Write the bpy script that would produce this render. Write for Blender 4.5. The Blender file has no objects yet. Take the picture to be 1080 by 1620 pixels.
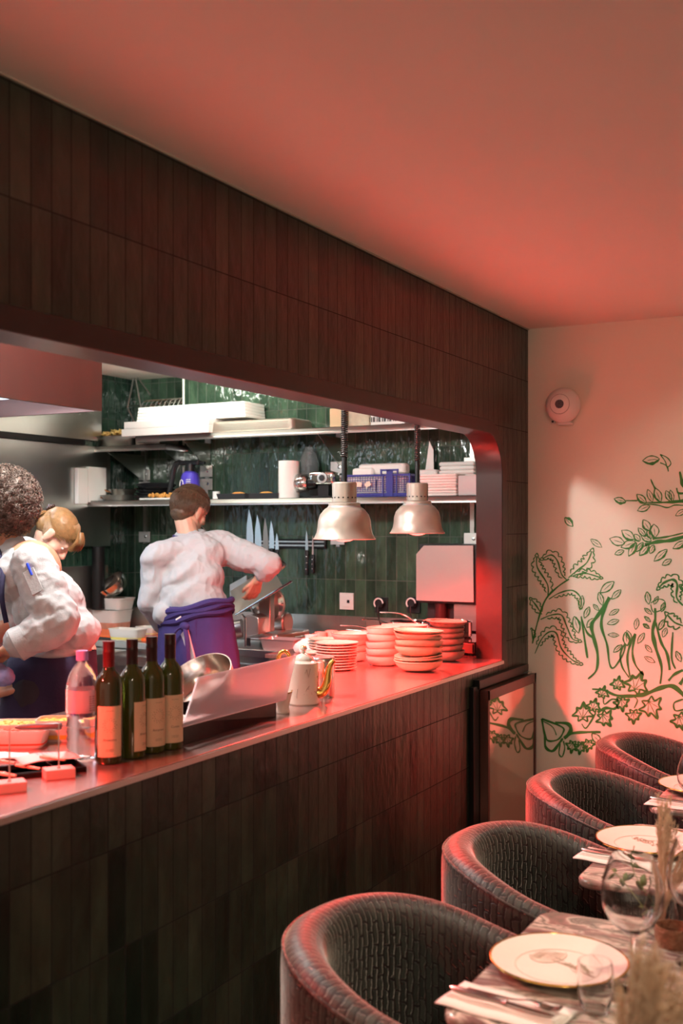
import bpy, bmesh, math, random
from mathutils import Vector, Matrix, noise
random.seed(7)
SC = bpy.context.scene
COL = SC.collection
PI = math.pi
# ------------------------------------------------------------ camera
CAMZ = 1.70
TH = math.radians(28.1)
FPX = 1750.0
ct, st = math.cos(TH), math.sin(TH)
FW = Vector((-st, ct, 0)); RT = Vector((ct, st, 0)); UP = Vector((0, 0, 1))
cam = bpy.data.cameras.new('camera'); co = bpy.data.objects.new('camera', cam); COL.objects.link(co)
co.location = (0, 0, CAMZ); co.rotation_euler = (PI/2, 0, TH)
cam.sensor_fit = 'HORIZONTAL'; cam.sensor_width = 36; cam.lens = FPX/1080*36
cam.shift_y = 22/1080; cam.clip_start = .05
cam.dof.use_dof = True; cam.dof.focus_distance = 4.3; cam.dof.aperture_fstop = 4.5
SC.camera = co
# ------------------------------------------------------------ colour management, world
SC.view_settings.view_transform = 'Standard'
SC.view_settings.look = 'None'; SC.view_settings.gamma = 1
SC.view_settings.exposure = 0.0
w = bpy.data.worlds.new('world'); SC.world = w; w.use_nodes = True
w.node_tree.nodes['Background'].inputs[0].default_value = (1.0, .76, .54, 1)
w.node_tree.nodes['Background'].inputs[1].default_value = .62
def alight(name, loc, size, power, color, rot=(0, 0, 0), sizey=None, spread=None, shape=None):
    l = bpy.data.lights.new(name, 'AREA'); l.energy = power; l.color = color; l.size = size
    if sizey: l.shape = 'RECTANGLE'; l.size_y = sizey
    if shape: l.shape = shape
    if spread: l.spread = spread
    o = bpy.data.objects.new(name, l); COL.objects.link(o); o.location = loc; o.rotation_euler = rot
    return o
def spot(name, loc, target, power, color, angle=50, blend=.5, radius=.04):
    l = bpy.data.lights.new(name, 'SPOT'); l.energy = power; l.color = color
    l.spot_size = math.radians(angle); l.spot_blend = blend; l.shadow_soft_size = radius
    o = bpy.data.objects.new(name, l); COL.objects.link(o); o.location = loc
    o.rotation_euler = (Vector(target)-Vector(loc)).to_track_quat('-Z', 'Y').to_euler()
    return o
CEIL = 2.67
kl = bpy.data.lights.new('kitchen_globe_light', 'POINT'); kl.energy = 120; kl.color = (.96, .97, .94); kl.shadow_soft_size = .09
ko = bpy.data.objects.new('kitchen_globe_light', kl); COL.objects.link(ko); ko.location = (-2.67, 3.12, 2.56)
alight('kitchen_strip_light', (-3.7, 5.12, 2.62), .9, 8, (.95, 1, .86), rot=(math.radians(48), 0, 0), sizey=.08)
alight('kitchen_panel_light', (-3.3, 1.8, 2.64), .5, 12, (1, .93, .86))
alight('hood_light', (-4.05, 3.6, 2.30), .5, 14, (.75, .87, 1), sizey=.9)
# warm ceiling spots of the dining room (outside the frame, right of and behind the tables)
for xx, yy, pw_ in ((-.15, 1.5, 62), (-.25, 2.45, 70), (-.5, 3.5, 42), (-.55, 4.3, 24)):
    spot('dining_spot', (xx, yy, 2.64), (xx-.50, yy+.10, .75), pw_, (1, .80, .60), 64, .7, .04)
spot('wall_spot', (.9, 3.2, 2.6), (-.45, 5.25, 1.55), 75, (1, .84, .66), 43, .5, .05)
spot('dining_spot', (.7, -.6, 2.6), (-1.5, 2.4, 1.2), 60, (1, .80, .62), 80, .6, .08)
RED = (1, .035, .028)
LAMP_W = 300
# ------------------------------------------------------------ pixel helpers (measuring aids)
def D(px, py, d):
    return Vector((0, 0, CAMZ)) + FW*d + RT*((px-540)/FPX*d) + UP*((832-py)/FPX*d)
def G(px, py, z):
    return D(px, py, (CAMZ-z)*FPX/(py-832))
def WY(px, py, Y):
    t = (px-540)/FPX; return D(px, py, Y/(ct+st*t))
def WX(px, py, X):
    t = (px-540)/FPX; return D(px, py, X/(-st+ct*t))
# ------------------------------------------------------------ materials
MATS = {}
def nodes(m):
    m.use_nodes = True; nt = m.node_tree
    return nt, nt.nodes, nt.links, nt.nodes['Principled BSDF']
def M(name, col, rough=.5, metal=0, var=0, nscale=8, bump=0, bscale=None, coat=0, sheen=0, trans=0, ior=1.45,
      emit=None, estr=0, sub=0, stretch=None, alpha=1, col2=None, bdist=.01):
    if name in MATS: return MATS[name]
    m = bpy.data.materials.new(name); nt, N, L, b = nodes(m)
    c = tuple(col)+(1,)
    b.inputs['Base Color'].default_value = c; b.inputs['Roughness'].default_value = rough
    b.inputs['Metallic'].default_value = metal; b.inputs['IOR'].default_value = ior
    b.inputs['Coat Weight'].default_value = coat; b.inputs['Sheen Weight'].default_value = sheen
    b.inputs['Transmission Weight'].default_value = trans; b.inputs['Alpha'].default_value = alpha
    if sub: b.inputs['Subsurface Weight'].default_value = sub; b.inputs['Subsurface Scale'].default_value = .01
    if emit: b.inputs['Emission Color'].default_value = tuple(emit)+(1,); b.inputs['Emission Strength'].default_value = estr
    tc = N.new('ShaderNodeTexCoord'); mp = N.new('ShaderNodeMapping'); L.new(tc.outputs['Object'], mp.inputs['Vector'])
    if stretch: mp.inputs['Scale'].default_value = stretch
    nz = N.new('ShaderNodeTexNoise'); nz.inputs['Scale'].default_value = nscale; nz.inputs['Detail'].default_value = 5
    L.new(mp.outputs[0], nz.inputs['Vector'])
    if var or col2:
        rp = N.new('ShaderNodeMix'); rp.data_type = 'RGBA'
        a = col2 or tuple(max(0, x*(1-var)) for x in col)
        rp.inputs['A'].default_value = tuple(a)+(1,)
        rp.inputs['B'].default_value = c if col2 else tuple(min(1, x*(1+var)) for x in col)+(1,)
        L.new(nz.outputs['Fac'], rp.inputs['Factor']); L.new(rp.outputs['Result'], b.inputs['Base Color'])
    if bump:
        n2 = nz
        if bscale:
            n2 = N.new('ShaderNodeTexNoise'); n2.inputs['Scale'].default_value = bscale; n2.inputs['Detail'].default_value = 4
            L.new(mp.outputs[0], n2.inputs['Vector'])
        bm_ = N.new('ShaderNodeBump'); bm_.inputs['Strength'].default_value = bump; bm_.inputs['Distance'].default_value = bdist
        L.new(n2.outputs['Fac'], bm_.inputs['Height']); L.new(bm_.outputs[0], b.inputs['Normal'])
    MATS[name] = m; return m
def tile_mat(name, c1, c2, grout, axes, zoff, uoff=0, rough=.25, wav=.25, tw=.065, thh=.25):
    m = bpy.data.materials.new(name); nt, N, L, b = nodes(m)
    g = N.new('ShaderNodeNewGeometry'); sp = N.new('ShaderNodeSeparateXYZ'); L.new(g.outputs['Position'], sp.inputs[0])
    u = N.new('ShaderNodeMath'); u.operation = 'ADD'; u.inputs[1].default_value = uoff+10*tw*10
    L.new(sp.outputs[axes], u.inputs[0])
    v = N.new('ShaderNodeMath'); v.operation = 'SUBTRACT'; v.inputs[1].default_value = zoff-thh*4
    L.new(sp.outputs['Z'], v.inputs[0])
    cb = N.new('ShaderNodeCombineXYZ'); L.new(u.outputs[0], cb.inputs[0]); L.new(v.outputs[0], cb.inputs[1])
    br = N.new('ShaderNodeTexBrick'); br.offset = 0; br.squash = 1
    L.new(cb.outputs[0], br.inputs['Vector'])
    br.inputs['Scale'].default_value = 1; br.inputs['Brick Width'].default_value = tw; br.inputs['Row Height'].default_value = thh
    br.inputs['Mortar Size'].default_value = .002; br.inputs['Mortar Smooth'].default_value = .15; br.inputs['Bias'].default_value = 0
    br.inputs['Color1'].default_value = c1+(1,); br.inputs['Color2'].default_value = c2+(1,); br.inputs['Mortar'].default_value = grout+(1,)
    nz = N.new('ShaderNodeTexNoise'); nz.inputs['Scale'].default_value = 22; nz.inputs['Detail'].default_value = 6
    mp = N.new('ShaderNodeMapping'); mp.inputs['Scale'].default_value = (1, 1, .35); L.new(g.outputs['Position'], mp.inputs[0]); L.new(mp.outputs[0], nz.inputs['Vector'])
    mx = N.new('ShaderNodeMix'); mx.data_type = 'RGBA'; mx.blend_type = 'MULTIPLY'; mx.inputs['Factor'].default_value = .75
    cr = N.new('ShaderNodeValToRGB'); cr.color_ramp.elements[0].position = .3; cr.color_ramp.elements[0].color = (.45, .45, .45, 1)
    cr.color_ramp.elements[1].position = .75; cr.color_ramp.elements[1].color = (1.3, 1.3, 1.25, 1)
    L.new(nz.outputs['Fac'], cr.inputs[0]); L.new(br.outputs['Color'], mx.inputs['A']); L.new(cr.outputs[0], mx.inputs['B'])
    L.new(mx.outputs['Result'], b.inputs['Base Color'])
    # roughness: grout matt
    rr = N.new('ShaderNodeMapRange'); rr.inputs['To Min'].default_value = rough; rr.inputs['To Max'].default_value = .8
    L.new(br.outputs['Fac'], rr.inputs['Value']); L.new(rr.outputs[0], b.inputs['Roughness'])
    # per-tile tilt + handmade surface
    n2 = N.new('ShaderNodeTexNoise'); n2.inputs['Scale'].default_value = 26; n2.inputs['Detail'].default_value = 2
    mp2 = N.new('ShaderNodeMapping'); mp2.inputs['Scale'].default_value = (1, 1, .5); L.new(g.outputs['Position'], mp2.inputs[0]); L.new(mp2.outputs[0], n2.inputs['Vector'])
    sc_ = N.new('ShaderNodeSeparateColor'); L.new(br.outputs['Color'], sc_.inputs[0])
    sub = N.new('ShaderNodeMath'); sub.operation = 'SUBTRACT'; L.new(n2.outputs['Fac'], sub.inputs[0])
    ml = N.new('ShaderNodeMath'); ml.operation = 'MULTIPLY'; ml.inputs[1].default_value = 1.0; L.new(br.outputs['Fac'], ml.inputs[0]); L.new(ml.outputs[0], sub.inputs[1])
    bp = N.new('ShaderNodeBump'); bp.inputs['Strength'].default_value = wav; bp.inputs['Distance'].default_value = .012
    L.new(sub.outputs[0], bp.inputs['Height']); L.new(bp.outputs[0], b.inputs['Normal'])
    return m
# ------------------------------------------------------------ mesh builder
def rotm(rx=0, ry=0, rz=0):
    return Matrix.Rotation(rz, 3, 'Z') @ Matrix.Rotation(ry, 3, 'Y') @ Matrix.Rotation(rx, 3, 'X')
class MB:
    def __init__(s): s.v = []; s.f = []; s.uv = None
    def add(s, vs, fs):
        n = len(s.v); s.v += [Vector(v) for v in vs]; s.f += [tuple(i+n for i in f) for f in fs]; return s
    def box(s, c, size, rot=None):
        hx, hy, hz = size[0]/2, size[1]/2, size[2]/2; R = rot or Matrix.Identity(3); c = Vector(c)
        vs = [c + R @ Vector((x*hx, y*hy, z*hz)) for x in (-1, 1) for y in (-1, 1) for z in (-1, 1)]
        return s.add(vs, [(0, 1, 3, 2), (4, 6, 7, 5), (0, 4, 5, 1), (2, 3, 7, 6), (0, 2, 6, 4), (1, 5, 7, 3)])
    def b2(s, a, b): # box from two corners
        a = Vector(a); b = Vector(b); return s.box((a+b)/2, [abs(x) for x in (b-a)])
    def lathe(s, prof, c=(0, 0, 0), n=32, rot=None, sx=1, sy=1, closed=False):
        R = rot or Matrix.Identity(3); c = Vector(c); vs = []; fs = []; m = len(prof)
        for i in range(n):
            a = 2*PI*i/n
            for r, z in prof: vs.append(c + R @ Vector((r*math.cos(a)*sx, r*math.sin(a)*sy, z)))
        for i in range(n):
            j = (i+1) % n
            for k in range(m-1): fs.append((i*m+k, j*m+k, j*m+k+1, i*m+k+1))
            if closed: fs.append((i*m+m-1, j*m+m-1, j*m, i*m))
        if not closed:
            if prof[0][0] > 1e-5: fs.append(tuple(i*m for i in range(n))[::-1])
            if prof[-1][0] > 1e-5: fs.append(tuple(i*m+m-1 for i in range(n)))
        return s.add(vs, fs)
    def cyl(s, p0, p1, r0, r1=None, n=20):
        r1 = r0 if r1 is None else r1; return s.tube([p0, p1], [r0, r1], n)
    def tube(s, pts, r, n=10, closed=False, flat=None):
        pts = [Vector(p) for p in pts]; m = len(pts)
        if not hasattr(r, '__len__'): r = [r]*m
        vs = []; fs = []; prev = None
        for i, p in enumerate(pts):
            t = (pts[(i+1) % m]-pts[i-1]) if closed else (pts[min(i+1, m-1)]-pts[max(i-1, 0)])
            if t.length < 1e-9: t = Vector((0, 0, 1))
            t.normalize()
            if prev is None:
                a = Vector((0, 0, 1)) if abs(t.z) < .9 else Vector((1, 0, 0)); u = t.cross(a).normalized()
            else:
                u = prev - t*prev.dot(t)
                if u.length < 1e-6: u = t.orthogonal()
                u.normalize()
            prev = u; v = t.cross(u)
            for k in range(n):
                a = 2*PI*k/n; vs.append(p + u*math.cos(a)*r[i] + v*math.sin(a)*r[i]*(flat or 1))
        for i in range(m if closed else m-1):
            j = (i+1) % m
            for k in range(n): fs.append((i*n+k, i*n+(k+1) % n, j*n+(k+1) % n, j*n+k))
        if not closed:
            fs.append(tuple(range(n))[::-1]); fs.append(tuple((m-1)*n+k for k in range(n)))
        return s.add(vs, fs)
    def prism(s, poly, off):  # polygon of 3-D points extruded by vector
        n = len(poly); off = Vector(off); poly = [Vector(p) for p in poly]
        vs = poly + [p+off for p in poly]
        fs = [tuple(range(n))[::-1], tuple(range(n, 2*n))] + [(i, (i+1) % n, n+(i+1) % n, n+i) for i in range(n)]
        return s.add(vs, fs)
    def sph(s, c, r, n=16, m=10, rot=None):
        if not hasattr(r, '__len__'): r = (r, r, r)
        R = rot or Matrix.Identity(3); c = Vector(c); vs = [c + R @ Vector((0, 0, -r[2]))]; fs = []
        for j in range(1, m):
            b = -PI/2 + PI*j/m
            for i in range(n):
                a = 2*PI*i/n; vs.append(c + R @ Vector((r[0]*math.cos(b)*math.cos(a), r[1]*math.cos(b)*math.sin(a), r[2]*math.sin(b))))
        vs.append(c + R @ Vector((0, 0, r[2]))); top = len(vs)-1
        for i in range(n): fs.append((0, 1+(i+1) % n, 1+i)); fs.append((top, 1+(m-2)*n+i, 1+(m-2)*n+(i+1) % n))
        for j in range(m-2):
            for i in range(n): fs.append((1+j*n+i, 1+j*n+(i+1) % n, 1+(j+1)*n+(i+1) % n, 1+(j+1)*n+i))
        return s.add(vs, fs)
    def cap(s, p0, r0, p1, r1, n=14):
        p0 = Vector(p0); p1 = Vector(p1); a = p1-p0; L_ = a.length
        if L_ < 1e-6: return s.sph(p0, r0)
        q = a.to_track_quat('Z', 'Y').to_matrix(); prof = [(0, -r0)]
        for k in range(1, 5): b = -PI/2+PI/2*k/4; prof.append((r0*math.cos(b), r0*math.sin(b)))
        for k in range(0, 4): b = PI/2*k/4; prof.append((r1*math.cos(b), L_+r1*math.sin(b)))
        prof.append((0, L_+r1))
        return s.lathe(prof, p0, n, q)
    def build(s, name, mat, parent=None, bevel=0, smooth=True, seg=2, sub=0, solid=0, kind=None, label=None, angle=35):
        me = bpy.data.meshes.new(name); me.from_pydata(s.v, [], s.f); me.update()
        bm = bmesh.new(); bm.from_mesh(me)
        bmesh.ops.remove_doubles(bm, verts=bm.verts, dist=1e-5)
        bmesh.ops.recalc_face_normals(bm, faces=bm.faces); 
        if smooth:
            for f in bm.faces: f.smooth = True
            for e in bm.edges:
                if len(e.link_faces) == 2 and e.calc_face_angle(0) > math.radians(angle): e.smooth = False
        bm.to_mesh(me); bm.free()
        o = bpy.data.objects.new(name, me); COL.objects.link(o)
        if mat: me.materials.append(mat)
        if parent: o.parent = parent
        if solid:
            d = o.modifiers.new('s', 'SOLIDIFY'); d.thickness = solid; d.offset = 0
        if bevel:
            d = o.modifiers.new('b', 'BEVEL'); d.width = bevel; d.segments = seg; d.limit_method = 'ANGLE'; d.angle_limit = math.radians(40)
            d.harden_normals = False
        if sub:
            d = o.modifiers.new('u', 'SUBSURF'); d.levels = sub; d.render_levels = sub
        if kind: o['kind'] = kind
        if label: o['label'] = label
        return o
def tag(o, label, cat, group=None):
    o['label'] = label; o['category'] = cat
    if group: o['group'] = group
    return o
def thing(name, label, cat, loc=(0, 0, 0), rz=0, group=None):
    o = bpy.data.objects.new(name, None); COL.objects.link(o); o.location = loc; o.rotation_euler = (0, 0, rz)
    o.empty_display_size = .05
    return tag(o, label, cat, group)
def kids(o): return [c for c in bpy.data.objects if c.parent == o]
def copy_tree(o, loc=None, rz=None, label=None, parent=None):
    c = o.copy(); COL.objects.link(c)
    if parent: c.parent = parent
    if loc is not None: c.location = loc
    if rz is not None: c.rotation_euler = (c.rotation_euler[0], c.rotation_euler[1], rz)
    if label: c['label'] = label
    for k in kids(o): copy_tree(k, parent=c)
    return c
def smooth_pts(pts, n=6, closed=False):
    pts = [Vector(p) for p in pts]; out = []; m = len(pts)
    rng = range(m if closed else m-1)
    for i in rng:
        if closed: p0, p1, p2, p3 = pts[(i-1) % m], pts[i], pts[(i+1) % m], pts[(i+2) % m]
        else: p0, p1, p2, p3 = pts[max(i-1, 0)], pts[i], pts[i+1], pts[min(i+2, m-1)]
        for k in range(n):
            t = k/n; out.append(.5*((2*p1)+(p2-p0)*t+(2*p0-5*p1+4*p2-p3)*t*t+(3*p1-p0-3*p2+p3)*t**3))
    if not closed: out.append(pts[-1])
    return out
def blob(mb, name, mat, parent, voxel=.007, smooth=4, folds=None, label=None, loc=None):
    """closed overlapping pieces -> one continuous voxel surface"""
    me = bpy.data.meshes.new('tmp'); me.from_pydata(mb.v, [], mb.f); me.update()
    bm = bmesh.new(); bm.from_mesh(me); bmesh.ops.recalc_face_normals(bm, faces=bm.faces); bm.to_mesh(me); bm.free()
    o = bpy.data.objects.new('tmp', me); COL.objects.link(o)
    r = o.modifiers.new('r', 'REMESH'); r.mode = 'VOXEL'; r.voxel_size = voxel; r.use_smooth_shade = True
    if smooth: s_ = o.modifiers.new('s', 'SMOOTH'); s_.factor = .5; s_.iterations = smooth
    dg = bpy.context.evaluated_depsgraph_get(); dg.update()
    nm = bpy.data.meshes.new_from_object(o.evaluated_get(dg)); bpy.data.objects.remove(o)
    nm.name = name; nm.materials.clear(); nm.materials.append(mat)
    if folds:
        ns = [v.normal.copy() for v in nm.vertices]
        for v, n_ in zip(nm.vertices, ns): v.co += n_*folds(v.co, n_)
        nm.update()
    for p in nm.polygons: p.use_smooth = True
    ob = bpy.data.objects.new(name, nm); COL.objects.link(ob); ob.parent = parent
    if label: ob['label'] = label
    return ob
ORD = ['topmost', 'second from top', 'third from top', 'fourth from top', 'fifth from top', 'sixth from top', 'seventh from top',
       'eighth from top', 'ninth from top', 'tenth from top', 'eleventh from top', 'twelfth from top']
# common materials
STEEL = M('steel', (.62, .60, .57), .28, 1, bump=.06, nscale=3, stretch=(1, 1, 40), bdist=.002, var=.12)
STEELH = M('steel_h', (.60, .58, .55), .32, 1, bump=.05, nscale=4, stretch=(40, 1, 1), bdist=.002, var=.12)
CHROME = M('chrome', (.85, .84, .82), .08, 1, var=.05)
BLACK = M('black_plastic', (.012, .012, .013), .4, var=.2)
BLACKM = M('black_metal', (.02, .018, .018), .35, .6, var=.2)
WHITEP = M('white_plastic', (.80, .78, .74), .35, var=.04)
FROST = M('frosted_plastic', (.86, .83, .82), .38, trans=.55, ior=1.3, var=.03)
CERAM = M('ceramic', (.82, .76, .68), .22, var=.05, nscale=14)
WHITEC = M('white_card', (.84, .80, .76), .75, var=.04)
GOLD = M('gold', (.95, .60, .16), .16, 1, var=.08)
GLASS = M('clear_glass', (1, 1, 1), .0, trans=1, ior=1.45)
WOOD = M('wood', (.45, .24, .10), .5, var=.35, nscale=5, stretch=(1, 14, 1), bump=.1)
NAVY = M('navy_plastic', (.03, .03, .22), .35, var=.15)
# ============================================================ the setting
PX, PT = -1.76, .12       # dining face of the tiled partition and its thickness
YM, YK, YR = 5.25, 5.65, 5.85   # mural wall, kitchen end wall, recessed part of it
XL = -4.69                # left wall of the kitchen
YJ, ZL, RJ = 4.87, 2.126, .19
CT = 1.08                 # pass counter height
KF = .12                  # kitchen floor
TD = tile_mat('tile_dark', (.008, .016, .011), (.044, .054, .036), (.003, .003, .003), 'Y', .911, uoff=-.017, rough=.30, wav=.30)
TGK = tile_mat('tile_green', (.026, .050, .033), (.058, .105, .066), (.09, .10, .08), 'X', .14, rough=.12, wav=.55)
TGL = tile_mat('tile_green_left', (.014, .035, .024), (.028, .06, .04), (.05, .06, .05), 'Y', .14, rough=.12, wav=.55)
PAINT = M('ceiling_paint', (.86, .80, .72), .85, var=.03, nscale=2, bump=.03, bscale=120)
PMUR = M('wall_paint', (.86, .78, .66), .85, var=.04, nscale=3, bump=.04, bscale=100)
DFRAME = M('dark_frame', (.040, .026, .024), .32, .2, var=.2)
FLOORM = M('floor_stone', (.10, .075, .055), .5, var=.3, nscale=4)
def S(mb, name, mat, **k): return mb.build(name, mat, kind='structure', **k)
S(MB().b2((PX-PT/2, -1.6, -.08), (2.2, YM+.1, 0)), 'floor', FLOORM)
S(MB().b2((XL-.1, -1.6, 0), (PX-PT, YR+.1, KF)), 'floor', M('kitchen_floor', (.16, .13, .12), .45, var=.2))
S(MB().b2((XL-.1, -1.6, CEIL), (2.3, YR+.15, CEIL+.1)), 'ceiling', PAINT)
poly = [(-1.6, 0), (YM, 0), (YM, CEIL), (-1.6, CEIL), (-1.6, ZL), (YJ-RJ, ZL)]
for k in range(1, 12): a = PI/2-PI/2*k/12; poly.append((YJ-RJ+RJ*math.cos(a), ZL-RJ+RJ*math.sin(a)))
poly += [(YJ, ZL-RJ), (YJ, CT-.02), (-1.6, CT-.02)]
S(MB().prism([(PX, y, z) for y, z in poly], (-PT, 0, 0)), 'wall_pass', TD, smooth=False)
# dark frame round the opening: band on the dining face and lining of the reveal
fw = .052; inn = [(-1.6, ZL-.001), (YJ-RJ, ZL-.001)]; out = [(-1.6, ZL+fw), (YJ-RJ, ZL+fw)]
for k in range(1, 13):
    a = PI/2-PI/2*k/12; inn.append((YJ-RJ+(RJ-.001)*math.cos(a), ZL-RJ+(RJ-.001)*math.sin(a)))
    out.append((YJ-RJ+(RJ+fw)*math.cos(a), ZL-RJ+(RJ+fw)*math.sin(a)))
inn.append((YJ-.001, CT)); out.append((YJ+fw, CT))
fr = MB(); x0, x1 = PX+.006, PX-PT-.004
n = len(inn); vs = []
for (yi, zi), (yo, zo) in zip(inn, out):
    # cross-section: band, front lip, lining 6 mm thick
    dy, dz = (yo-yi)/fw, (zo-zi)/fw
    vs += [(PX, yo, zo), (x0, yo, zo), (x0, yi-dy*.006, zi-dz*.006), (x1, yi-dy*.006, zi-dz*.006), (x1, yi, zi), (PX, yi, zi)]
fs = []
for i in range(n-1):
    for k in range(6): fs.append((i*6+k, i*6+(k+1) % 6, (i+1)*6+(k+1) % 6, (i+1)*6+k))
fr.add(vs, fs); S(fr, 'trim_1', DFRAME, bevel=.004)
S(MB().b2((PX-PT, YM, -.02), (2.2, YM+.1, CEIL)), 'wall_mural', PMUR)
S(MB().b2((2.1, -1.6, 0), (2.2, YM, CEIL)), 'wall_right', PMUR)
XS = WY(290, 700, YK).x
S(MB().b2((XS, YK, 0), (PX-PT, YR+.05, CEIL)), 'wall_kitchen_end', TGK)
S(MB().b2((XL-.1, YR, 0), (XS, YR+.05, CEIL)), 'wall_kitchen_recess', TGK)
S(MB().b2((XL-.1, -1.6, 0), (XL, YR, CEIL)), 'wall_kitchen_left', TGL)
S(MB().b2((PX-PT, YM-.0, 0), (PX-PT+.02, YK, CEIL)), 'wall_kitchen_right', PMUR)
S(MB().b2((XS-.004, YK-.004, 0), (XS+.010, YK+.01, CEIL)), 'trim_2', M('corner_trim', (.75, .78, .7), .4))
S(MB().b2((PX, -1.6, CEIL-.004), (PX+.006, YM, CEIL)), 'trim_3', M('ceiling_bead', (.45, .40, .33), .8))
# ============================================================ counters
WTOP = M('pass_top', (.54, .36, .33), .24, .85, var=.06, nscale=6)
pc = thing('pass_counter', 'long pale worktop of the kitchen pass under the red heat lamps', 'counter', (-2.15, 2, KF))
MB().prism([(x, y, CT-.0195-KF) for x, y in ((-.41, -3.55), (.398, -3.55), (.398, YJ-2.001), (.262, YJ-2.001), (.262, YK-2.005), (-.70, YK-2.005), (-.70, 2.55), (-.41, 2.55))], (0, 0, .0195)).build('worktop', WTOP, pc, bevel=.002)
S(MB().b2((-2.85, YK-.02, CT+.001), (-1.888, YK-.001, CT+.10)), 'trim_4', STEELH)
MB().b2((-.36, -3.55, 0), (.262, YK-2.005, CT-.021-KF)).b2((-.69, 2.57, 0), (-.36, YK-2.005, CT-.021-KF)).build('cabinet', STEEL, pc)
MB().b2((.398, -3.55, CT-.018-KF), (.402, YJ-2, CT-.003-KF)).build('edge_trim', STEEL, pc)
wc = thing('work_counter', 'stainless steel work counter along the green tiled end wall', 'counter', (-3.6, 5.3, KF))
WZ = 1.04
MB().b2((XL+3.605, -.32, WZ-.04-KF), (-2.856+3.6, .345, WZ-KF)).build('worktop', STEELH, wc, bevel=.003)
S(MB().b2((XL+.005, YK-.015, WZ+.001), (-2.856, YK-.001, WZ+.14)), 'trim_5', STEELH)
MB().b2((XL+3.605, -.28, .1), (-2.857+3.6, .33, WZ-.042-KF)).build('cabinet', STEEL, wc)
for k in range(3):
    x = -1.0+k*.55
    d = MB().b2((x, -.30, .14), (x+.47, -.281, .84)).build('door', STEEL, wc, bevel=.003)
    MB().b2((x+.05, -.318, .76), (x+.42, -.301, .785)).build('handle', BLACKM, d)
sl = thing('side_range', 'stainless steel range with backsplash standing at the left kitchen wall', 'range', (XL+.345, 3.9, KF))
MB().b2((-.32, -1.9, 0), (.33, 1.05, .88)).build('body', STEEL, sl, bevel=.004)
S(MB().b2((XL+.002, 2.0, .93+KF), (XL+.03, 5.55, 1.33+KF)), 'trim_6', STEELH)
hp = thing('wall_panel', 'tall stainless steel cladding panel on the left kitchen wall', 'wall panel', (XL, 4.2, 1.5))
MB().b2((.0, -3, .07), (.035, 1.37, .70)).build('sheet', STEELH, hp, bevel=.003)
MB().b2((.035, .28, .07), (.045, .31, .70)).build('joint_strip', BLACKM, hp)
MB().b2((.0, -3, .70), (.06, 1.1, .735)).build('ledge', BLACKM, hp)
MB().b2((.0, -3, .74), (.02, 1.3, 1.0)).build('upper_sheet', STEELH, hp)
MB().cyl((.08, 1.2, -.32), (.08, 1.2, .07), .04).build('pipe', BLACKM, hp)
# ============================================================ extractor hood
HZ, HX, HY = 2.27, -3.64, 4.29
HOODM = M('hood_steel_red_lit', (.30, .17, .15), .42, 1, var=.15, nscale=3, stretch=(1, 1, .2))  # red reflection put into the steel's base colour
hd = thing('extractor_hood', 'big stainless steel extractor hood over the cooking range', 'extractor hood', (-4.15, 2.5, HZ))
MB().b2((HX+4.15-.02, -3.5, 0), (HX+4.15, HY-2.5, CEIL-HZ)).build('front_panel', HOODM, hd)
MB().b2((XL+4.17, HY-2.5-.02, 0), (HX+4.15-.02, HY-2.5, CEIL-HZ)).build('end_panel', HOODM, hd)
MB().b2((XL+4.17, -3.5, .10), (HX+4.13, HY-2.52, .12)).build('filter_panel', M('hood_underside', (.5, .55, .6), .4, .8), hd)
MB().b2((-.35, -1.0, .07), (.35, HY-2.5-.15, .099)).build('light_panel', M('hood_lamp', (.8, .9, 1), .4, emit=(.72, .86, 1), estr=2.2), hd)
# ============================================================ door at far left beside the hood, bluish outside light put into its colour
dr = MB().b2((XL+.036, 3.2, KF), (XL+.05, 4.38, 2.18)); S(dr, 'door_1', M('door_bluish_lit', (.42, .55, .62), .4, var=.05))
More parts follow.
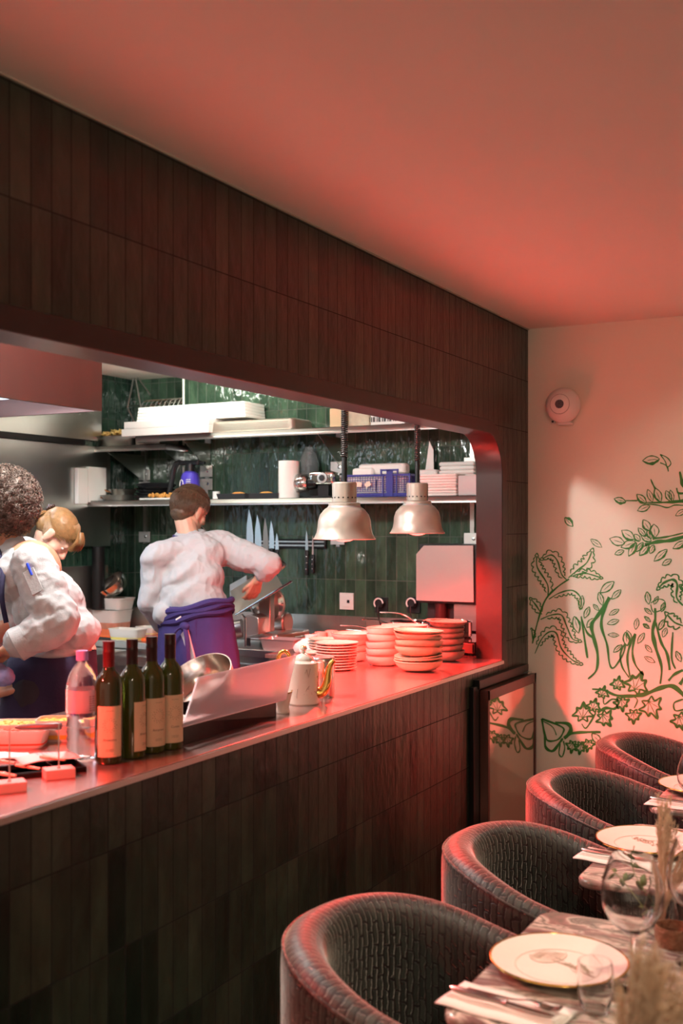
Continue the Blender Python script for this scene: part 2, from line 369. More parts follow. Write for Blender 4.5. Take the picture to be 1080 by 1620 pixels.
# ============================================================ heat lamps
SHADE = M('lamp_shade_paint', (.55, .49, .42), .36, .55, var=.04)
def lamp(loc, label, power=1.0):
    t = thing('heat_lamp', label, 'heat lamp', loc, group='heat lamps over the pass')
    R = .1225
    prof = [(R, 0), (R+.004, .002), (R-.002, .010), (.112, .028), (.108, .05), (.106, .075), (.098, .10), (.080, .122), (.064, .132), (.0635, .145), (.060, .148), (.0, .150)]
    inner = [(0, .147), (.056, .145), (.076, .120), (.094, .098), (.101, .075), (.104, .05), (.108, .028), (R-.006, .009), (R-.003, .001)]
    MB().lathe(prof+[], n=56).build('shade', SHADE, t)   # outer skin
    MB().lathe(inner, n=56).build('reflector', M('reflector', (.9, .9, .9), .3, .8), t)
    MB().lathe([(0, .15), (.049, .15), (.0495, .225), (.046, .230), (0, .230)], n=40).build('cap', SHADE, t)
    hm = MB()
    for k in range(16):
        a = 2*PI*k/16; p = Vector((math.cos(a)*.049, math.sin(a)*.049, .168)); q = p*1.02; q.z = .168; hm.cyl(p, q, .0035, n=8)
    hm.build('vent_hole', BLACK, t)
    MB().lathe([(0, -.009), (.02, -.007), (.036, -.001), (.046, .010), (.048, .022), (.04, .055), (.02, .08), (.018, .11), (0, .11)], n=32).build(
        'bulb', M('heat_bulb', (.9, .1, .08), .3, emit=(1, .11, .09), estr=5), t)
    L_ = CEIL-loc[2]; pts = []; n_ = int((L_-.33)/.0085)
    MB().cyl((0, 0, .228), (0, 0, .33), .011, n=14).build('cord_grip', BLACK, t)
    MB().cyl((0, 0, .32), (0, 0, L_-.004), .0055, n=8).build('cord', BLACK, t)
    for k in range(n_*10): a = 2*PI*k/10; pts.append((.0115*math.cos(a), .0115*math.sin(a), .33+.0085*k/10))
    MB().tube(pts, .0032, 6).build('coil', M('coil_black', (.03, .028, .027), .35), t)
    MB().lathe([(0, L_-.03), (.045, L_-.028), (.05, L_-.001)], n=24).build('ceiling_rose', BLACK, t)
    l = bpy.data.lights.new('heat_bulb_light', 'SPOT'); l.energy = LAMP_W*power; l.color = RED; l.shadow_soft_size = .03; l.spot_size = math.radians(156); l.spot_blend = .55
    lo = bpy.data.objects.new('heat_bulb_light', l); COL.objects.link(lo); lo.parent = t; lo.location = (0, 0, -.012)
    return t
lamp((-2.08, 3.92, 1.645), 'silvery dome heat lamp glowing red, the larger-looking left one of the pair')
lamp((-2.07, 4.61, 1.665), 'silvery dome heat lamp glowing red, nearer the rounded end of the opening')
lamp((-2.08, 1.72, 1.645), 'third heat lamp on a coiled cord, above the bottle end of the pass', .38)
# ============================================================ mural on the end wall (thin paint lines lying on the plaster)
MGREEN = M('mural_paint', (.045, .21, .04), .6, var=.35, nscale=6)
mu = MB(); LAY = [0]
mt = thing('wall_mural_painting', 'dark green painted mural of ferns, vines and ivy on the peach end wall', 'mural', (0, 0, 0))
def flush(name):
    global mu
    mu.build(name, MGREEN, mt, smooth=False); mu = MB()
def stroke(pts, w0, w1=None, w2=None, closed=False, n=6):
    P = smooth_pts([Vector((x, y, 0)) for x, y in pts], n, closed)
    if closed: P.append(P[0])
    m = len(P); vs = []; LAY[0] = (LAY[0]+1) % 9; yy = YM-.0012-.00012*LAY[0]
    w1 = w0 if w1 is None else w1; w2 = w0 if w2 is None else w2
    for i, p in enumerate(P):
        t = (P[min(i+1, m-1)]-P[max(i-1, 0)])
        if t.length < 1e-6: t = Vector((1, 0, 0))
        t.normalize(); nn = Vector((-t.y, t.x, 0)); s_ = i/(m-1)
        wd = (w0+(w1-w0)*s_*2 if s_ < .5 else w1+(w2-w1)*(s_-.5)*2)*.5*(1+.18*math.sin(i*.9+pts[0][0]))
        for sg in (-1, 1):
            q = p+nn*wd*sg; v = WY(q.x, q.y, YM); v.y = yy; vs.append(v)
    mu.add(vs, [(2*i, 2*i+1, 2*i+3, 2*i+2) for i in range(m-1)])
def leaf(a, b, w=.35, lw=1.6, vein=True, heavy=0):
    a = Vector(a); b = Vector(b); d = b-a; nn = Vector((-d.y, d.x))*w*.72
    L1 = [a, a+d*.3+nn*.75, a+d*.6+nn*.9, a+d*.88+nn*.4, b]; L2 = [a, a+d*.3-nn*.75, a+d*.6-nn*.9, a+d*.88-nn*.4, b]
    stroke(L1, lw*.7, lw*(1.2+heavy), lw*.7); stroke(L2, lw*.6, lw, lw*.6)
    if vein: stroke([a+d*.3+nn*.05, a+d*.55, a+d*.85], .5, 1, .6)
def fern(spine, hw, lw=1.7, step=8.5, w=2.4, side=(1, -1)):
    P = smooth_pts([Vector((x, y, 0)) for x, y in spine], 8); stroke(spine, w*.6, w, w*.7)
    ln = [0]
    for i in range(1, len(P)): ln.append(ln[-1]+(P[i]-P[i-1]).length)
    tot = ln[-1]; k = max(3, int(tot/step))
    def at(s_):
        s_ = max(0, min(tot, s_))
        for i in range(1, len(P)):
            if ln[i] >= s_:
                f = (s_-ln[i-1])/max(1e-6, ln[i]-ln[i-1]); t = (P[i]-P[i-1]).normalized(); return P[i-1].lerp(P[i], f), t
        return P[-1], (P[-1]-P[-2]).normalized()
    for sg in side:
        out = []
        for j in range(k*5+1):
            u = j/(k*5); p, t = at(tot*(.12+.88*u)); nn = Vector((-t.y, t.x, 0))*sg
            env = min(1, .5+u*2)*min(1, (1-u)*3.2+.25)
            out.append(tuple((p+nn*hw*env*(.62+.46*abs(math.sin(PI*j/5))))[:2]))
        stroke(out, lw, n=2)
    p, t = at(tot); r = hw*.35
    stroke([tuple((p+Vector((-t.y, t.x, 0))*r*1.0)[:2]), tuple((p+t*r*1.5)[:2]), tuple((p-Vector((-t.y, t.x, 0))*r*1.0)[:2])], lw)
# fern at the left of the wall
stroke([(842, 1018), (850, 985), (862, 950), (880, 930), (900, 916)], 2, 3, 2.2)
fern([(866, 946), (866, 925), (850, 898), (849, 880)], 9)
fern([(897, 918), (888, 908), (882, 888), (872, 878), (858, 884)], 8)
fern([(899, 914), (912, 903), (928, 890), (936, 872)], 10)
fern([(903, 912), (925, 907), (950, 914)], 7)
fern([(868, 948), (885, 938), (905, 934), (918, 945), (919, 960)], 7, side=(1,))
fern([(857, 972), (848, 958), (840, 948)], 7)
fern([(855, 980), (872, 973), (888, 973), (896, 990), (905, 1010), (916, 1014)], 8)
fern([(846, 1034), (856, 1012), (868, 1000), (880, 1002), (888, 1026), (905, 1044), (918, 1050)], 8)
fern([(843, 1012), (841, 996)], 5, side=(1,))
leaf((906, 835-2), (893, 819), .35, 2, heavy=1.2); leaf((952, 866), (934, 853), .28, 1.3)
flush('painted_fern')
# branches of the middle plants
stroke([(930, 1074), (943, 1060), (945, 1035), (938, 1005), (936, 988), (948, 970), (964, 945)], 2.2, 5.5, 5)
stroke([(964, 945), (955, 965), (951, 990), (960, 1020), (964, 1050), (971, 1056), (985, 1035), (989, 1020)], 6, 2.8, 2.2)
stroke([(940, 1010), (928, 1000), (919, 975)], 4, 3, 1); stroke([(929, 1041), (925, 1015), (919, 975)], 3, 3.6, 2)
leaf((949, 938), (971, 920), .32, 2); leaf((967, 948), (982, 933), .3, 1.6); leaf((953, 958), (947, 937), .3, 1.6)
leaf((947, 966), (938, 956), .3, 1.3); leaf((963, 973), (979, 964), .28, 1.3); leaf((960, 987), (979, 981), .3, 1.3)
leaf((961, 1004), (979, 1005), .26, 1.3); leaf((924, 978), (932, 960), .3, 1.8); leaf((928, 993), (939, 978), .35, 1.6)
leaf((915, 1002), (908, 975), .3, 2, heavy=.6); leaf((917, 965), (921, 942), .28, 1.4)
stroke([(995, 1072), (984, 1055), (981, 1035), (988, 1018)], 1.8, 3, 2); stroke([(996, 1070), (992, 1040), (998, 1015), (1004, 1002)], 2.4, 3.6, 2)
stroke([(1018, 1068), (1005, 1052), (1000, 1030), (1005, 1003)], 2, 3.6, 3)
leaf((992, 1022), (989, 1000), .34, 2.2, heavy=.5); leaf((998, 1014), (991, 997), .3, 1.3); leaf((1008, 1018), (1019, 1001), .28, 1.3)
leaf((1005, 996), (1008, 978), .32, 1.3); leaf((970, 1032), (984, 1020), .28, 1.8); leaf((1031, 1032), (1020, 1020), .28, 1.3)
leaf((1036, 1048), (1019, 1039), .28, 1.3)
stroke([(1044, 1082), (1046, 1055), (1037, 1025), (1032, 1000), (1036, 980), (1036, 962)], 2, 6, 3)
stroke([(1059, 1060), (1055, 1035), (1045, 1015), (1037, 985)], 4, 4, 3); stroke([(1068, 1058), (1062, 1040), (1064, 1000)], 2, 3.4, 2)
leaf((1026, 956), (1023, 936), .32, 1.8); leaf((1031, 972), (1019, 962), .26, 1.6); leaf((1029, 984), (1019, 975), .26, 1.6); leaf((1027, 994), (1017, 987), .28, 2.2)
leaf((1042, 997), (1050, 980), .3, 2.2); leaf((1048, 1008), (1054, 993), .35, 1.2); leaf((1077, 1047), (1069, 1030), .3, 1.8)
stroke([(1029, 954), (1040, 948), (1050, 950), (1052, 958), (1044, 966)], 1.6); stroke([(1029, 956), (1033, 968), (1044, 966)], 1.5)
leaf((1034, 956), (1041, 943), .3, 1.4); leaf((1046, 968), (1051, 953), .3, 2)
fern([(1080, 958), (1070, 945), (1071, 925), (1064, 917), (1050, 922), (1042, 930)], 9, lw=2.2, w=4)
fern([(1080, 990), (1066, 984), (1055, 972)], 10, lw=2.2, w=3); leaf((1086, 935), (1074, 925), .35, 2.5)
flush('painted_saplings')
# lower ivy branch
stroke([(936, 1090), (955, 1092), (975, 1100), (1000, 1101), (1020, 1098), (1045, 1088), (1065, 1086), (1085, 1104)], 2, 6, 7)
stroke([(1057, 1077), (1066, 1067), (1080, 1060)], 3, 4, 5); stroke([(1075, 1083), (1080, 1075), (1086, 1070)], 5)
stroke([(1080, 1106), (1066, 1112), (1068, 1124), (1082, 1122)], 2.4)
def ivy(c, s, rot, lw=1.8, veins=True):
    base = [(0, .55), (.45, .75), (.42, .3), (1, .25), (.62, -.12), (.55, -.55), (.25, -.42), (0, -1.05), (-.25, -.42), (-.6, -.5), (-.6, -.1), (-1, .3), (-.45, .32), (-.4, .75)]
    cr, sr = math.cos(rot), math.sin(rot)
    f = lambda x, y: (c[0]+s*(x*cr-y*sr), c[1]+s*(x*sr+y*cr))
    P = [f(x, y) for x, y in base]; stroke(P, lw, lw*1.5, lw, closed=True, n=4)
    if veins:
        for x, y in ((0, -.8), (.5, -.35), (-.5, -.35), (.7, .2), (-.7, .2)): stroke([f(0, .5), f(x*.5, y*.4+.2), f(x, y)], .9)
ivy((953, 1096), 11, PI*.1, 2); ivy((977, 1082), 12, .2, 2.2); ivy((1007, 1082), 20, .4, 3); ivy((1030, 1118), 20, PI*.85, 2.4)
ivy((983, 1112), 13, PI*.95, 2.4); ivy((1002, 1132), 13, PI, 2.2); ivy((957, 1136), 15, PI*.8, 2.4); ivy((922, 1128), 17, .05, 2.4); ivy((939, 1117), 12, .3, 2.2)
ivy((1076, 1140), 16, PI*.9, 2.6)
stroke([(945, 1127), (958, 1120), (972, 1121), (978, 1110), (968, 1106), (956, 1114), (954, 1104)], 5, 3, 1.5)
stroke([(920, 1145), (926, 1152), (934, 1142), (942, 1128)], 1.8, 2.4, 3); stroke([(1003, 1120), (1008, 1108), (1003, 1102)], 1.8)
stroke([(892, 1168), (905, 1160), (930, 1158), (950, 1158)], 5, 4, 3); stroke([(896, 1165), (903, 1155), (898, 1145), (878, 1143)], 6, 6, 3)
stroke([(857, 1137), (862, 1163), (868, 1172), (882, 1170), (890, 1160), (889, 1150), (857, 1137)], 3.4, 2.4, 3)
stroke([(862, 1165), (863, 1182), (874, 1188), (885, 1175), (890, 1168)], 3.4, 4.4, 3); stroke([(886, 1176), (884, 1192), (889, 1197), (893, 1184), (891, 1172)], 2)
stroke([(859, 1141), (874, 1150), (880, 1163)], 1.4)
for q in ((905, 1180), (918, 1182), (930, 1178)): ivy(q, 11, PI*1.05, 2)
leaf((936, 1160), (950, 1176), .4, 2)
flush('painted_ivy')
# upper branches
leaf((1016, 729), (1043, 726), .34, 1.8, heavy=1.6); stroke([(1044, 719), (1055, 724), (1061, 733), (1055, 739), (1052, 730), (1044, 719)], 1.6); stroke([(1044, 732), (1054, 737), (1057, 746)], 1.5, 2, 2)
leaf((971, 789), (990, 794), .34, 2, heavy=1); stroke([(990, 792), (1008, 792)], 2)
stroke([(1022, 795), (1045, 795), (1065, 794), (1085, 792)], 1.5, 3.4, 7); stroke([(1022, 797), (1040, 799), (1055, 803), (1068, 799), (1085, 800)], 1.5, 2, 1.8)
leaf((1007, 782), (1022, 796), .36, 2, heavy=.8); leaf((1024, 774), (1032, 794), .3, 1.3); leaf((1036, 772), (1045, 794), .36, 1.8, heavy=.7); stroke([(1029, 758), (1033, 767), (1037, 774)], 1.5, 2.4, 2.8)
leaf((1053, 776), (1061, 793), .36, 1.6); leaf((1060, 775), (1064, 793), .3, 1.4); leaf((1008, 808), (1028, 800), .34, 1.8)
stroke([(1070, 772), (1073, 780), (1085, 780)], 2, 3, 4); stroke([(1072, 778), (1075, 791)], 1.8); stroke([(1075, 746), (1078, 760), (1082, 770)], 2, 6, 8); leaf((1068, 816), (1085, 806), .3, 1.4)
stroke([(1020, 862), (1040, 857), (1060, 855), (1085, 848)], 5, 5.5, 6); stroke([(1032, 852), (1050, 850), (1065, 847), (1085, 842)], 4, 2.5, 1.6)
for a, b, w_, h in (((964, 852), (988, 860), .4, 0), ((983, 839), (1003, 853), .4, .9), ((1009, 835), (1021, 849), .3, 0), ((1017, 822), (1028, 840), .4, 1), ((1034, 829), (1036, 850), .5, 1.4),
                    ((982, 866), (1005, 857), .36, .8), ((994, 880), (1006, 858), .3, 1.4), ((1006, 873), (1017, 858), .3, 1), ((1011, 879), (1026, 862), .34, 1.4), ((1028, 876), (1034, 862), .4, .4),
                    ((1003, 845), (1012, 856), .45, .8), ((1014, 848), (1030, 856), .36, .3), ((972, 877), (987, 871), .34, 0), ((1034, 888), (1055, 869), .26, .8), ((1047, 894), (1062, 885), .35, 0),
                    ((1064, 868), (1085, 856), .28, 1.4), ((1024, 838), (1030, 852), .4, .9)):
    leaf(a, b, w_, 1.7, heavy=h)
flush('painted_branches')
# ============================================================ alarm sounder
c = WY(904, 643, YM)
al = thing('alarm_sounder', 'round white wall-mounted alarm sounder high beside the tiled partition', 'alarm', (c.x-.02, YM-.002, c.z))
R90 = rotm(rx=PI/2)
MB().lathe([(0, 0), (.062, 0), (.066, .006), (.066, .022), (.060, .03), (0, .03)], n=40, rot=R90).build('base', WHITEP, al)
MB().lathe([(0, .024), (.060, .024), (.074, .036), (.082, .058), (.084, .075), (.080, .096), (.066, .116), (.045, .128), (.022, .134), (0, .135)], n=48, rot=R90).build('dome', WHITEP, al)
MB().tube([(.047*math.cos(a), -.1285, .047*math.sin(a)) for a in [2*PI*k/40 for k in range(40)]], .0016, 6, closed=True).build('ring_seam', M('seam_grey', (.45, .42, .4), .5), al)
MB().lathe([(0, .133), (.021, .133), (.020, .138), (0, .139)], n=28, rot=R90).build('grille', M('grille_dark', (.06, .05, .07), .5, .3), al)
g = MB()
for r_, k_ in ((.006, 5), (.0115, 9), (.0165, 13)):
    for i in range(k_): a = 2*PI*i/k_; g.sph((r_*math.cos(a), -.139, r_*math.sin(a)), (.0016, .0012, .0016), 8, 6)
g.build('grille_hole', M('grille_light', (.55, .5, .5), .5), al)
tb = MB().b2((-.078, -.012, -.082), (-.058, -.001, -.058)); tb.b2((-.082, -.012, .040), (-.062, -.001, .058)); tb.build('screw_tab', WHITEP, al, bevel=.003)
MB().lathe([(0, 0), (.0055, 0), (.005, .003), (0, .003)], (-.070, -.012, -.071), 14, R90).build('screw', BLACK, al)
MB().b2((-.035, -.06, -.092), (.035, -.012, -.076)).build('cable_entry', WHITEP, al, bevel=.005)
# ============================================================ wine cooler in the partition
wf = thing('wine_cooler', 'black glass-fronted wine cooler let into the tiled wall below the counter', 'wine cooler', (PX, 4.85, 0))
y0, y1, zt = 4.53-4.85, 5.19-4.85, .985
MB().b2((.001, y0-.07, .06), (.022, y0-.002, zt+.02)).build('side_frame', BLACKM, wf, bevel=.002)
MB().b2((.001, y0-.02, zt+.005), (.030, y1-.02, zt+.045)).build('top_grille', BLACKM, wf, bevel=.002)
fr = MB(); X0, X1 = .024, .062
fr.b2((X0, y0, .06), (X1, y0+.022, zt)); fr.b2((X0, y1-.022, .06), (X1, y1, zt)); fr.b2((X0, y0, zt-.045), (X1, y1, zt)); fr.b2((X0, y0, .06), (X1, y1, .10))
MB().b2((.001, y0+.01, .07), (X0, y1-.01, zt-.01)).build('cabinet', BLACK, wf)
df = fr.build('door_frame', M('cooler_frame', (.10, .045, .035), .3, .5), wf, bevel=.0015)
pg = bpy.data.materials.new('cooler_glass'); nt, N, L, b = nodes(pg)
b.inputs['Base Color'].default_value = (.62, .5, .42, 1); b.inputs['Metallic'].default_value = .85; b.inputs['Roughness'].default_value = .03
MB().b2((.045, y0+.02, .09), (.058, y1-.02, zt-.043)).build('glass_pane', pg, df)
MB().b2((.030, y1-.09, zt+.004), (.05, y1-.03, zt+.012)).build('hinge', STEEL, wf)
# ============================================================ tub chairs
def velvet():
    m = bpy.data.materials.new('tub_velvet'); nt, N, L, b = nodes(m)
    uv = N.new('ShaderNodeUVMap'); uv.uv_map = 'UVMap'
    nz = N.new('ShaderNodeTexNoise'); nz.inputs['Scale'].default_value = 34; nz.inputs['Detail'].default_value = 3
    L.new(uv.outputs[0], nz.inputs['Vector'])
    vm = N.new('ShaderNodeVectorMath'); vm.operation = 'MULTIPLY_ADD'; vm.inputs[1].default_value = (.018, .03, 0); vm.inputs[2].default_value = (-.009, -.015, 0)
    L.new(nz.outputs['Color'], vm.inputs[0])
    # quantised jog
    ad = N.new('ShaderNodeVectorMath'); ad.operation = 'ADD'; L.new(uv.outputs[0], ad.inputs[0]); L.new(vm.outputs[0], ad.inputs[1])
    rt = N.new('ShaderNodeMapping'); rt.inputs['Rotation'].default_value = (0, 0, PI/2); L.new(ad.outputs[0], rt.inputs[0])
    br = N.new('ShaderNodeTexBrick'); br.offset = .45; br.inputs['Scale'].default_value = 1
    br.inputs['Brick Width'].default_value = .055; br.inputs['Row Height'].default_value = .022; br.inputs['Mortar Size'].default_value = .0042; br.inputs['Mortar Smooth'].default_value = .35
    br.inputs['Color1'].default_value = (.036, .040, .032, 1); br.inputs['Color2'].default_value = (.014, .017, .014, 1); br.inputs['Mortar'].default_value = (.008, .004, .004, 1)
    L.new(rt.outputs[0], br.inputs['Vector']); 
    # break the short joints so only the long cracks run through
    L.new(br.outputs['Color'], b.inputs['Base Color'])
    b.inputs['Roughness'].default_value = .52; b.inputs['Sheen Weight'].default_value = .8; b.inputs['Sheen Roughness'].default_value = .35
    b.inputs['Sheen Tint'].default_value = (.95, .90, .80, 1); b.inputs['Specular IOR Level'].default_value = .5
    iv = N.new('ShaderNodeMath'); iv.operation = 'SUBTRACT'; iv.inputs[0].default_value = 1; L.new(br.outputs['Fac'], iv.inputs[1])
    bp = N.new('ShaderNodeBump'); bp.inputs['Strength'].default_value = .8; bp.inputs['Distance'].default_value = .0035
    L.new(iv.outputs[0], bp.inputs['Height'])
    n2 = N.new('ShaderNodeTexNoise'); n2.inputs['Scale'].default_value = 120; L.new(uv.outputs[0], n2.inputs['Vector'])
    b2 = N.new('ShaderNodeBump'); b2.inputs['Strength'].default_value = .12; b2.inputs['Distance'].default_value = .003
    L.new(n2.outputs['Fac'], b2.inputs['Height']); L.new(bp.outputs[0], b2.inputs['Normal']); L.new(b2.outputs[0], b.inputs['Normal'])
    return m
VELVET = velvet()
CR, CARM, CHB, CHF = .345, .27, .785, .665   # outer radius, straight arm length, back height, arm-front height
def chair_shell():
    # path of the outer skin: arm front (+x, -y) round the back to (+x, +y); parameter s
    path = []; na = 12; nb = 40
    for i in range(na): path.append((CARM*(1-i/na), -CR, 0, -1))
    for i in range(nb+1):
        a = -PI/2-PI*i/nb; path.append((CR*1.02*math.cos(a), CR*math.sin(a), math.cos(a), math.sin(a)))
    for i in range(1, na+1): path.append((CARM*i/na, CR, 0, 1))
    verts = []; uvs = []; s_ = 0; prev = None; prof_n = None
    for (x, y, nx, ny) in path:
        if prev: s_ += math.hypot(x-prev[0], y-prev[1])
        prev = (x, y)
        f = max(0, min(1, (x+CR)/(CR+CARM))); f = f*f*(3-2*f); h = CHB+(CHF-CHB)*f
        T = .105-.012*f
        # profile in (inward distance, z)
        pr = [(.010, .07), (.004, .2), (.0, .4), (-.002, h-.10), (-.002, h-.040), (.004, h-.022), (.018, h-.007), (.036, h), (.056, h-.001), (.076, h-.010), (.092, h-.026), (T-.002, h-.050), (T, h-.085), (T-.003, h-.14), (T-.008, .50), (T-.010, .40)]
        t = 0; pv = None
        for d, z in pr:
            if pv: t += math.hypot(d-pv[0], z-pv[1])
            pv = (d, z); k = 1
            verts.append((x-nx*d*k, y-ny*d*k, z)); uvs.append((s_, t))
        prof_n = len(pr)
    fs = []; m = prof_n; n = len(path)
    for i in range(n-1):
        for k in range(m-1): fs.append((i*m+k, (i+1)*m+k, (i+1)*m+k+1, i*m+k+1))
    caps = []
    for base in (0, (n-1)*m): caps.append(tuple(base+k for k in range(m)))
    me = bpy.data.meshes.new('shell'); me.from_pydata(verts, [], fs+caps); me.update()
    ul = me.uv_layers.new(name='UVMap')
    for p in me.polygons:
        for li, vi in zip(p.loop_indices, p.vertices): ul.data[li].uv = uvs[vi]
        p.use_smooth = True
    bm = bmesh.new(); bm.from_mesh(me); bmesh.ops.recalc_face_normals(bm, faces=bm.faces)
    for e in bm.edges:
        if len(e.link_faces) == 2 and e.calc_face_angle(0) > 1.0: e.smooth = False
    bm.to_mesh(me); bm.free(); me.materials.append(VELVET); return me
def uvmesh(o, sc=1):
    me = o.data; ul = me.uv_layers.new(name='UVMap')
    for p in me.polygons:
        for li, vi in zip(p.loop_indices, p.vertices): v = me.vertices[vi].co; ul.data[li].uv = (v.y*sc, v.x+v.z)
def make_chair(label):
    t = thing('tub_chair', label, 'chair', (0, 0, 0), group='velvet tub chairs along the tables')
    o = bpy.data.objects.new('back_shell', chair_shell()); COL.objects.link(o); o.parent = t
    d = o.modifiers.new('u', 'SUBSURF'); d.levels = 1; d.render_levels = 1
    # seat cushion: rounded D shape
    r = CR-.112; pts = []
    for i in range(25): a = PI/2+PI*i/24; pts.append((r*math.cos(a), r*math.sin(a)))
    pts += [(CARM+.03, -r), (CARM+.03, r)]
    s_ = MB().prism([(x, y, .34) for x, y in pts], (0, 0, .12)).build('seat', VELVET, t, bevel=.03, seg=4); uvmesh(s_)
    b_ = MB().prism([(x*1.02, y*1.02, .085) for x, y in pts], (0, 0, .254)).build('seat_base', VELVET, t); uvmesh(b_)
    pipe = []
    me = o.data; m = 16
    for i in range(0, len(me.vertices)//m): v = me.vertices[i*m+5].co; pipe.append((v.x, v.y, v.z+.001))
    p_ = MB().tube(pipe, .0035, 6).build('piping', VELVET, t); uvmesh(p_)
    MB().lathe([(0, 0), (.20, 0), (.20, .03), (.17, .085), (0, .085)], n=32, sx=1.0).build('plinth', BLACKM, t)
    return t
CY = [2.30, 3.10, 3.96, 4.79]; CX = [-.985, -.93, -.965, -.935]
ch0 = make_chair('dark ribbed velvet tub chair nearest the camera, at the first marble table')
ch0.location = (CX[0], CY[0], 0)
copy_tree(ch0, (CX[1], CY[1], 0), 0, 'dark ribbed velvet tub chair second from the camera, beside the second marble table')
copy_tree(ch0, (CX[2], CY[2], 0), 0, 'dark ribbed velvet tub chair third from the camera, beyond the second marble table')
copy_tree(ch0, (CX[3], CY[3], 0), 0, 'dark ribbed velvet tub chair standing against the mural wall')
# ============================================================ marble tables
def marble():
    m = bpy.data.materials.new('marble'); nt, N, L, b = nodes(m)
    tc = N.new('ShaderNodeNewGeometry'); mp = N.new('ShaderNodeMapping'); mp.inputs['Scale'].default_value = (2.2, 6, 2.2); mp.inputs['Rotation'].default_value = (0, 0, .5); L.new(tc.outputs['Position'], mp.inputs[0])
    nz = N.new('ShaderNodeTexNoise'); nz.inputs['Scale'].default_value = 1.3; nz.inputs['Detail'].default_value = 8; nz.inputs['Distortion'].default_value = 1.6; L.new(mp.outputs[0], nz.inputs['Vector'])
    cr = N.new('ShaderNodeValToRGB'); e = cr.color_ramp.elements; e[0].position = .30; e[0].color = (.09, .06, .055, 1); e[1].position = .8; e[1].color = (.2, .15, .13, 1)
    for p, c_ in ((.40, (.22, .13, .12, 1)), (.47, (.62, .55, .47, 1)), (.50, (.15, .14, .115, 1)), (.535, (.55, .50, .42, 1)), (.57, (.30, .19, .17, 1)), (.63, (.16, .15, .12, 1)), (.68, (.60, .52, .45, 1))):
        x = e.new(p); x.color = c_
    L.new(nz.outputs['Fac'], cr.inputs[0]); L.new(cr.outputs[0], b.inputs['Base Color']); b.inputs['Roughness'].default_value = .14
    return m
MARB = marble()
def make_table(y0, y1, label):
    cy = (y0+y1)/2; t = thing('marble_table', label, 'table', (-.5, cy, 0), group='marble dining tables')
    hx, hy, r = .35, (y1-y0)/2, .05; pts = []
    for qx, qy, a0 in ((1, 1, 0), (-1, 1, 90), (-1, -1, 180), (1, -1, 270)):
        for k in range(7): a = math.radians(a0+15*k); pts.append((qx*(hx-r)+r*math.cos(a), qy*(hy-r)+r*math.sin(a)))
    MB().prism([(x, y, .726) for x, y in pts], (0, 0, .024)).build('tabletop', MARB, t, bevel=.008, seg=3)
    MB().lathe([(0, .012), (.033, .012), (.030, .70), (.10, .725), (0, .725)], n=24).build('pedestal', BLACKM, t)
    MB().lathe([(0, 0), (.20, 0), (.20, .010), (.04, .02), (0, .02)], n=36).build('foot', BLACKM, t)
    return t
make_table(1.985, 2.66, 'veined marble table in the foreground with the jellyfish plate on it')
make_table(2.92, 3.57, 'veined marble table second from the camera, with the coral-patterned plate')
make_table(3.78, 4.42, 'veined marble table furthest from the camera, near the mural wall')
TZ = .7505
# ------------------------------------------------------------ tableware
INK = M('plate_ink', (.42, .31, .22), .4)
def plate(x, y, label, deco, rz=0, R=.145):
    t = thing('dinner_plate', label, 'plate', (x, y, TZ), rz, group='gold-rimmed dinner plates')
    MB().lathe([(0, .0015), (.075, .0015), (.08, .0), (.085, .0), (.088, .004), (R-.03, .012), (R-.003, .022), (R, .0235), (R-.002, .0265), (R-.03, .0165), (.09, .0085), (.080, .0065), (0, .006)], n=72).build('dish', CERAM, t)
    MB().tube([(R*.9965*math.cos(2*PI*k/90), R*.9965*math.sin(2*PI*k/90), .0255) for k in range(90)], .0024, 8, closed=True).build('gold_rim', GOLD, t)
    MB().tube([(.092*math.cos(2*PI*k/90), .092*math.sin(2*PI*k/90), .0098) for k in range(90)], .0004, 5, closed=True).build('printed_ring', INK, t)
    g = MB(); zz = .0072
    if deco == 'jelly':
        def q(u, v): return (u, v, zz+max(0, (math.hypot(u, v)-.088))*.22)
        cx, cy_ = -.055, .035
        bell = [q(cx+.040*math.cos(a)*.9, cy_+.046*math.sin(a)) for a in [2*PI*k/30 for k in range(30)]]
        g.tube(bell, .0006, 5, closed=True)
        for k in range(15):
            v = cy_-.042+.084*k/14; w_ = .038*math.sqrt(max(0, 1-((v-cy_)/.046)**2)); g.tube([q(cx-w_*.9, v), q(cx-w_*.1, cy_+(v-cy_)*.6)], .00045, 4); g.tube([q(cx-w_*.1+.002, cy_+(v-cy_)*.6), q(cx+w_*.8, cy_+(v-cy_)*.95)], .0003, 4)
        for k in range(5):
            pts = [q(cx+.02+.018*i, cy_-.008*k*.3-.004*i+.006*math.sin(i*1.7+k)) for i in range(8)]; g.tube(smooth_pts(pts, 4), .0006, 4)
        for k in range(70): a = .03+.075*random.random(); g.tube([q(cx+a+.02, cy_-.022*a*8+random.uniform(-.008, .006)), q(cx+a+.024, cy_-.022*a*8+random.uniform(-.008, .006))], .0008, 4)
        # soft tint inside the bell
        tn = MB().add([(v[0], v[1], zz-.0004) for v in bell], [tuple(range(30))]); tn.build('bell_print', M('bell_tint', (.74, .66, .56), .3), t)
    else:
        random.seed(5)
        for k in range(150):
            u = random.uniform(-.085, .09); sp_ = .028*(1-abs(u)/.13); v = .03-.0*u+random.gauss(0, sp_*.45)-.25*u*.8; r_ = random.uniform(.002, .005)
            a0 = random.uniform(0, 6); g.tube([(u+r_*math.cos(a0+j), v+r_*math.sin(a0+j), zz) for j in range(4)], .0006, 4)
    g.build('printed_motif', INK, t)
    return t
p = G(862, 1516, TZ+.02); plate(p.x+.03, p.y-.0, 'gold-rimmed cream dinner plate with a jellyfish print on the nearest table', 'jelly', -.35)
